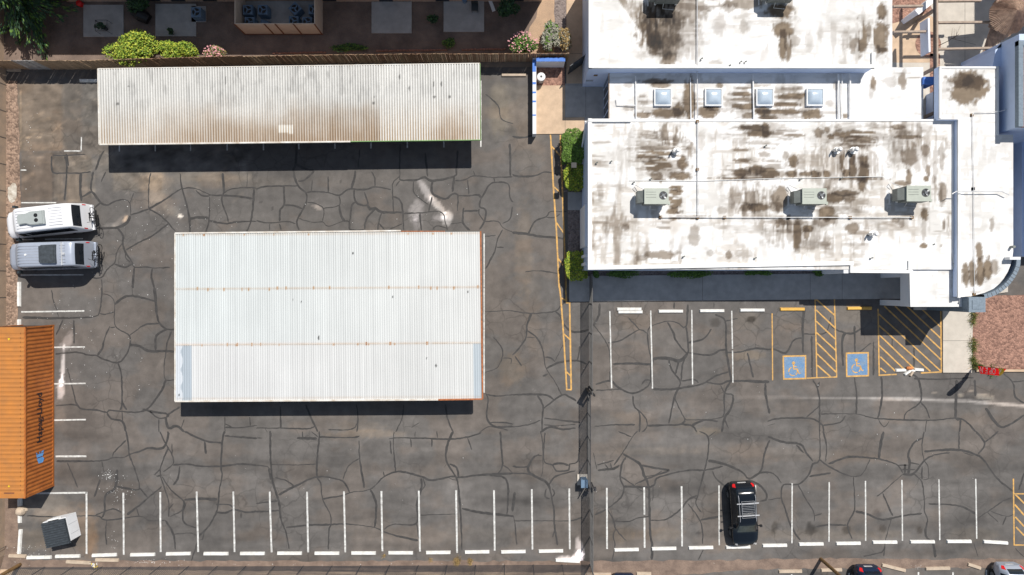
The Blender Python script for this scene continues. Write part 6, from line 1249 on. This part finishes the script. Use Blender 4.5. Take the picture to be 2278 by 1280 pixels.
ch = thing('patio_chair', 'small dark chair on the rightmost patio', 'chair', G(1057, 22)); c = G(1057, 22); b = MB(); b.box(c.x-.25, c.x+.25, c.y-.25, c.y+.25, .40, .45); b.build('seat', M['darkplastic'], ch)
b = MB(); b.box(c.x-.25, c.x+.25, c.y+.22, c.y+.26, .46, .9); b.build('backrest', M['darkplastic'], ch)
for dx in (-.22, .22):
    for dy in (-.22, .22): b = MB(); b.box(c.x+dx-.02, c.x+dx+.02, c.y+dy-.02, c.y+dy+.02, .08, .40); b.build('leg', M['darkplastic'], ch)
b = MB(); c = G(181, 11); b.tube([(c.x, c.y, 0), (c.x, c.y, .3), (c.x, c.y, .42)], [.20, .22, .12], 16); tag(b.build('red_bucket', M['red']), 'red bucket at the top left corner of the leftmost patio', 'bucket')
b = MB(); c = G(320, 38); b.tube([(c.x-.6, c.y+.3, .2), (c.x, c.y, .35), (c.x+.5, c.y-.3, .2)], [.35, .5, .35], 12); tag(b.build('covered_grill', M['black']), 'black covered lump between the two left patios', 'covered grill')
b = MB(); c = G(1034, 4); b.cyl(c, .18, .08, .35, 14); tag(b.build('bucket', M['condenser']), 'pale blue bucket at the top of the rightmost patio', 'bucket')
b = MB(); b.bar(G(1088, -4, .05), G(1099, 26, .05), .25, .06); tag(b.build('plank', M['white']), 'white plank lying at the top edge right of the last patio', 'plank')
# brick edging along the fence: one run of loose bricks
bk = MB().box(-.10, .10, -.05, .05, 0, .09).build('edging_brick', M['brick']); mb_ = bk.data; bpy.data.objects.remove(bk); rr = random.Random(2)
b = MB(); k = 0
for x in list(np.arange(610, 724, 6.6))+list(np.arange(840, 992, 6.6))+list(np.arange(1030, 1126, 6.6)):
    y = np.interp(x, [610, 724, 840, 1126], [119, 117, 113.5, 110]); q = G(x, y+rr.uniform(-.6, .6)); b.box(q.x-.095, q.x+.095, q.y-.055, q.y+.055, 0, .09+rr.uniform(-.01, .015))
o = b.build('brick_edging', M['brick']); tag(o, 'row of small red bricks edging the shaded yard above the board fence', 'brick edging')

# ---------------- flag, lamp, poles, debris ----------------
fl = thing('feather_flag', 'red feather flag with white OPEN lettering and a yellow tip beside the gravel bed', 'flag', G(2165, 814))
bp = G(2165, 814); tip = Vector((1008/PPM, -(166)/PPM, 3.95)); 
mid_ = Vector((bp.x*.55+tip.x*.45+.10, bp.y*.55+tip.y*.45, 2.1))
def fpt(t_): return bp.lerp(mid_, t_*2) if t_ < .5 else mid_.lerp(tip, t_*2-1)
b = MB(); b.tube([bp, bp.lerp(mid_, .5)+Vector((.05, 0, 0)), mid_, tip], [.025, .02, .016, .01], 8); b.build('pole', M['black'], fl)
wd = Vector((-.06, -1, 0)).normalized(); nrm_ = Vector((-1, .06, .0)).normalized(); 
N = 26; rows = []
def wid(t_): return .52*min(1, (t_-.14)/.05 if t_ < .19 else 1)*(1-max(0, (t_-.80)/.22)**2)
for i in range(N+1):
    t_ = .14+.86*i/N; p = fpt(t_); ww = max(.03, wid(t_)); rows.append([p+wd*ww*j/5+nrm_*.04*math.sin(3*t_*3.14+j) for j in range(6)])
b = MB()
b.grid(rows[:20], 0); b.grid(rows[19:25], 1); b.grid(rows[24:], 0); b.build('banner', [M['flagred'], M['flagyellow']], fl)
zax = (fpt(.75)-fpt(.25)).normalized()
ti = 0
for ch_, tt in (('O', .70), ('P', .56), ('E', .43), ('N', .31)):
    p = fpt(tt)+wd*.04+nrm_*.085
    m4 = Matrix(((-zax.x, wd.x, nrm_.x, p.x), (-zax.y, wd.y, nrm_.y, p.y), (-zax.z, wd.z, nrm_.z, p.z), (0, 0, 0, 1)))
    text_mesh('lettering', ch_, .60, M['flagwhite'], fl, m4)
b = MB(); p = fpt(.86)+nrm_*.09; b.add([p+wd*.05+zax*.10, p+wd*.10+zax*.14, p+wd*.40-zax*.12, p+wd*.34-zax*.16], [(0, 1, 2, 3)]); b.build('stripe', M['white'], fl)
lp = thing('lamp_post', 'short dark square headed lamp post among the hedges beside the striped lane', 'lamp post', G(1268, 385)); c = G(1268, 385)
b = MB(); b.cyl(c, .05, 0, 2.85, 10); b.build('pole', M['black'], lp); b = MB(); b.box(c.x-.18, c.x+.18, c.y-.18, c.y+.18, 2.85, 3.05); b.build('lamp_head', M['black'], lp)
bs = thing('leaning_sapling', 'thin leaning bare trunk at the edge of the lower hedge beside the striped lane', 'tree', G(1258, 612)); b = MB(); b.tube([G(1256, 646), G(1256, 610, .5), G(1254, 596, .8)], [.05, .045, .03], 7); b.build('trunk', M['bark'], bs)
for px, py, hh, l in ((1826, 1244, 5.5, 'brown timber pole standing in the dirt strip at the bottom right'), (45, 1256, 4.5, 'brown timber pole at the lower left corner by the fence end')):
    t = thing('timber_pole', l, 'pole', G(px, py)); b = MB(); b.cyl(G(px, py), .13, 0, hh, 12, 0, .11); b.build('pole', M['pole'], t)
    b = MB(); b.cyl(G(px, py), .15, hh, hh+.06, 12); b.build('cap', M['wire_dark'], t)
rk = thing('round_rock', 'round tan boulder at the lower end of the orange container', 'rock', G(49, 1136))
def rock(b, c, r, seed, sz=1):
    rr = random.Random(seed); n = 12
    b.grid([[(c[0]+r*(.85+.3*rr.random() if j < n else 1)*math.cos(2*math.pi*(j % n)/n)*math.cos(i*math.pi/10), c[1]+r*math.sin(2*math.pi*(j % n)/n)*math.cos(i*math.pi/10), c[2]+sz*r*math.sin(i*math.pi/10)) for j in range(n+1)] for i in range(6)])
b = MB(); rock(b, G(49, 1136), .38, 2, 1.2); b.build('rock', M['stop_tan'], rk)
# broken stops and cone pile at the hatched bay
for i, (x, y, w_, h_, a, l, m) in enumerate([(2003, 824, .55, .24, 2, 'broken white wheel stop piece, left end of the rubble on the hatched bay', 'stop'), (2018, 829, .38, .2, 35, 'broken pale chunk in the middle of the rubble on the hatched bay', 'stop'), (2027, 831, .3, .2, 60, 'small broken chunk lowest in the rubble on the hatched bay', 'stop_tan'), (2043, 823, .48, .24, -4, 'broken white wheel stop piece, right end of the rubble on the hatched bay', 'stop'), (2026, 824, .4, .16, -10, 'flat broken piece between the two larger rubble pieces', 'stop')]):
    b = MB(); b.v += [(-w_, -h_*.5, 0), (w_, -h_*.5, 0), (w_, h_*.5, 0), (-w_, h_*.5, 0), (-w_*.9, -h_*.3, .13), (w_*.85, -h_*.3, .15), (w_*.9, h_*.3, .12), (-w_*.85, h_*.3, .14)]; b.f += [(3, 2, 1, 0), (4, 5, 6, 7), (0, 1, 5, 4), (1, 2, 6, 5), (2, 3, 7, 6), (3, 0, 4, 7)]; b.m += [0]*6
    b.v = [(p[0]*.75, p[1], p[2]) for p in b.v]
    o = b.build('rubble_piece', M[m]); g = G(x, y); o.location = (g.x, g.y, 0); o.rotation_euler = (0, 0, R(a)); tag(o, l, 'rubble', 'rubble on the hatched bay')
M['orangeclay'] = mat('orange_clay', (.62, .22, .07), .8, var=.15, scale=6)
b = MB(); c = G(2020.5, 819); b.tube([(c.x-.2, c.y, .13), (c.x-.1, c.y, .14), (c.x+.2, c.y, .13)], [.09, .14, .11], 12); tag(b.build('clay_piece', M['orangeclay']), 'orange brown clay lump on top of the rubble on the hatched bay', 'clay lump')
# litter
rr = random.Random(77); b = MB()
spots = [(240, 1057, 14, 9, 60), (262, 1090, 28, 26, 60), (250, 1200, 14, 20, 14), (60, 1230, 40, 18, 50), (150, 700, 60, 40, 40), (190, 800, 60, 60, 30), (330, 560, 120, 90, 45), (430, 480, 120, 50, 45), (900, 470, 200, 60, 18), (330, 1250, 40, 5, 40), (700, 1255, 500, 3, 26), (300, 760, 60, 120, 20), (1400, 900, 300, 200, 22), (1900, 1000, 300, 150, 22), (700, 1100, 400, 80, 20), (2040, 1262, 12, 4, 12), (60, 320, 20, 80, 26)]
for x, y, sx, sy, n in spots:
    for k in range(n):
        p = G(x+rr.gauss(0, sx*.6), y+rr.gauss(0, sy*.6), .009); s = rr.uniform(.012, .042)*(1.5 if rr.random() < .08 else 1); q = rr.uniform(0, 6.28)
        if p.y < G(0, 1255).y-.1 and y < 1200: continue
        b.add([p+Vector((s*math.cos(q+j*1.57)*rr.uniform(.5, 1), s*math.sin(q+j*1.57)*rr.uniform(.4, 1), .0)) for j in range(4)]+[p+Vector((0, 0, s*.7))], [(0, 1, 4), (1, 2, 4), (2, 3, 4), (3, 0, 4)])
struct(b.build('litter', M['trash']), 'stuff')
yb2 = thing('yellow_rubbish', 'crumpled yellow and white wrapper at the bottom fence, lower left', 'rubbish', G(213, 1257)); b = MB(); rr = random.Random(6)
for k in range(26):
    p = G(213+rr.gauss(0, 4.5), 1257+rr.gauss(0, 4.5), rr.uniform(.03, .14)); s = rr.uniform(.05, .12); b.add([p+Vector((rr.uniform(-s, s), rr.uniform(-s, s), rr.uniform(0, .05))) for j in range(4)], [(0, 1, 2, 3)], 0 if rr.random() < .65 else 1)
b.build('wrapper', [M['flagyellow'], M['trash']], yb2)
def split(o):
    me = o.data; n = len(me.vertices); par = list(range(n))
    def fd(a):
        while par[a] != a: par[a] = par[par[a]]; a = par[a]
        return a
    for p in me.polygons:
        vs = p.vertices
        for v in vs[1:]: par[fd(v)] = fd(vs[0])
    key = {}
    for v in me.vertices: key.setdefault(tuple(round(c, 5) for c in v.co), []).append(v.index)
    for g_ in key.values():
        for v in g_[1:]: par[fd(v)] = fd(g_[0])
    grp = {}
    for p in me.polygons: grp.setdefault(fd(p.vertices[0]), []).append(p)
    if len(grp) < 2: return
    for g_ in list(grp.values()):
        b = MB(); b.v = []; mp = {}
        for p in g_:
            f = []
            for v in p.vertices:
                if v not in mp: mp[v] = len(b.v); b.v.append(tuple(me.vertices[v].co))
                f.append(mp[v])
            b.f.append(tuple(f)); b.m.append(p.material_index)
        q = MB.build(b, o.name.split('.')[0], list(me.materials)); q.parent = o.parent; q.location = o.location
    bpy.data.objects.remove(o)
for o in [o for o in bpy.data.objects if o.type == 'MESH' and o.parent and o.name.split('.')[0] in ('column', 'pilaster', 'window', 'door', 'purlin', 'post', 'posts', 'edge_trim', 'sheet_lap', 'roof_fan', 'roof_bar', 'coping', 'rail', 'warning_triangle', 'canopy_fascia', 'side_windows', 'panel', 'conduit', 'skid', 'wheel', 'headlight')]: split(o)
for o in bpy.data.objects:
    if o.type == 'MESH' and len(o.data.vertices) == 0: print('EMPTY', o.name)
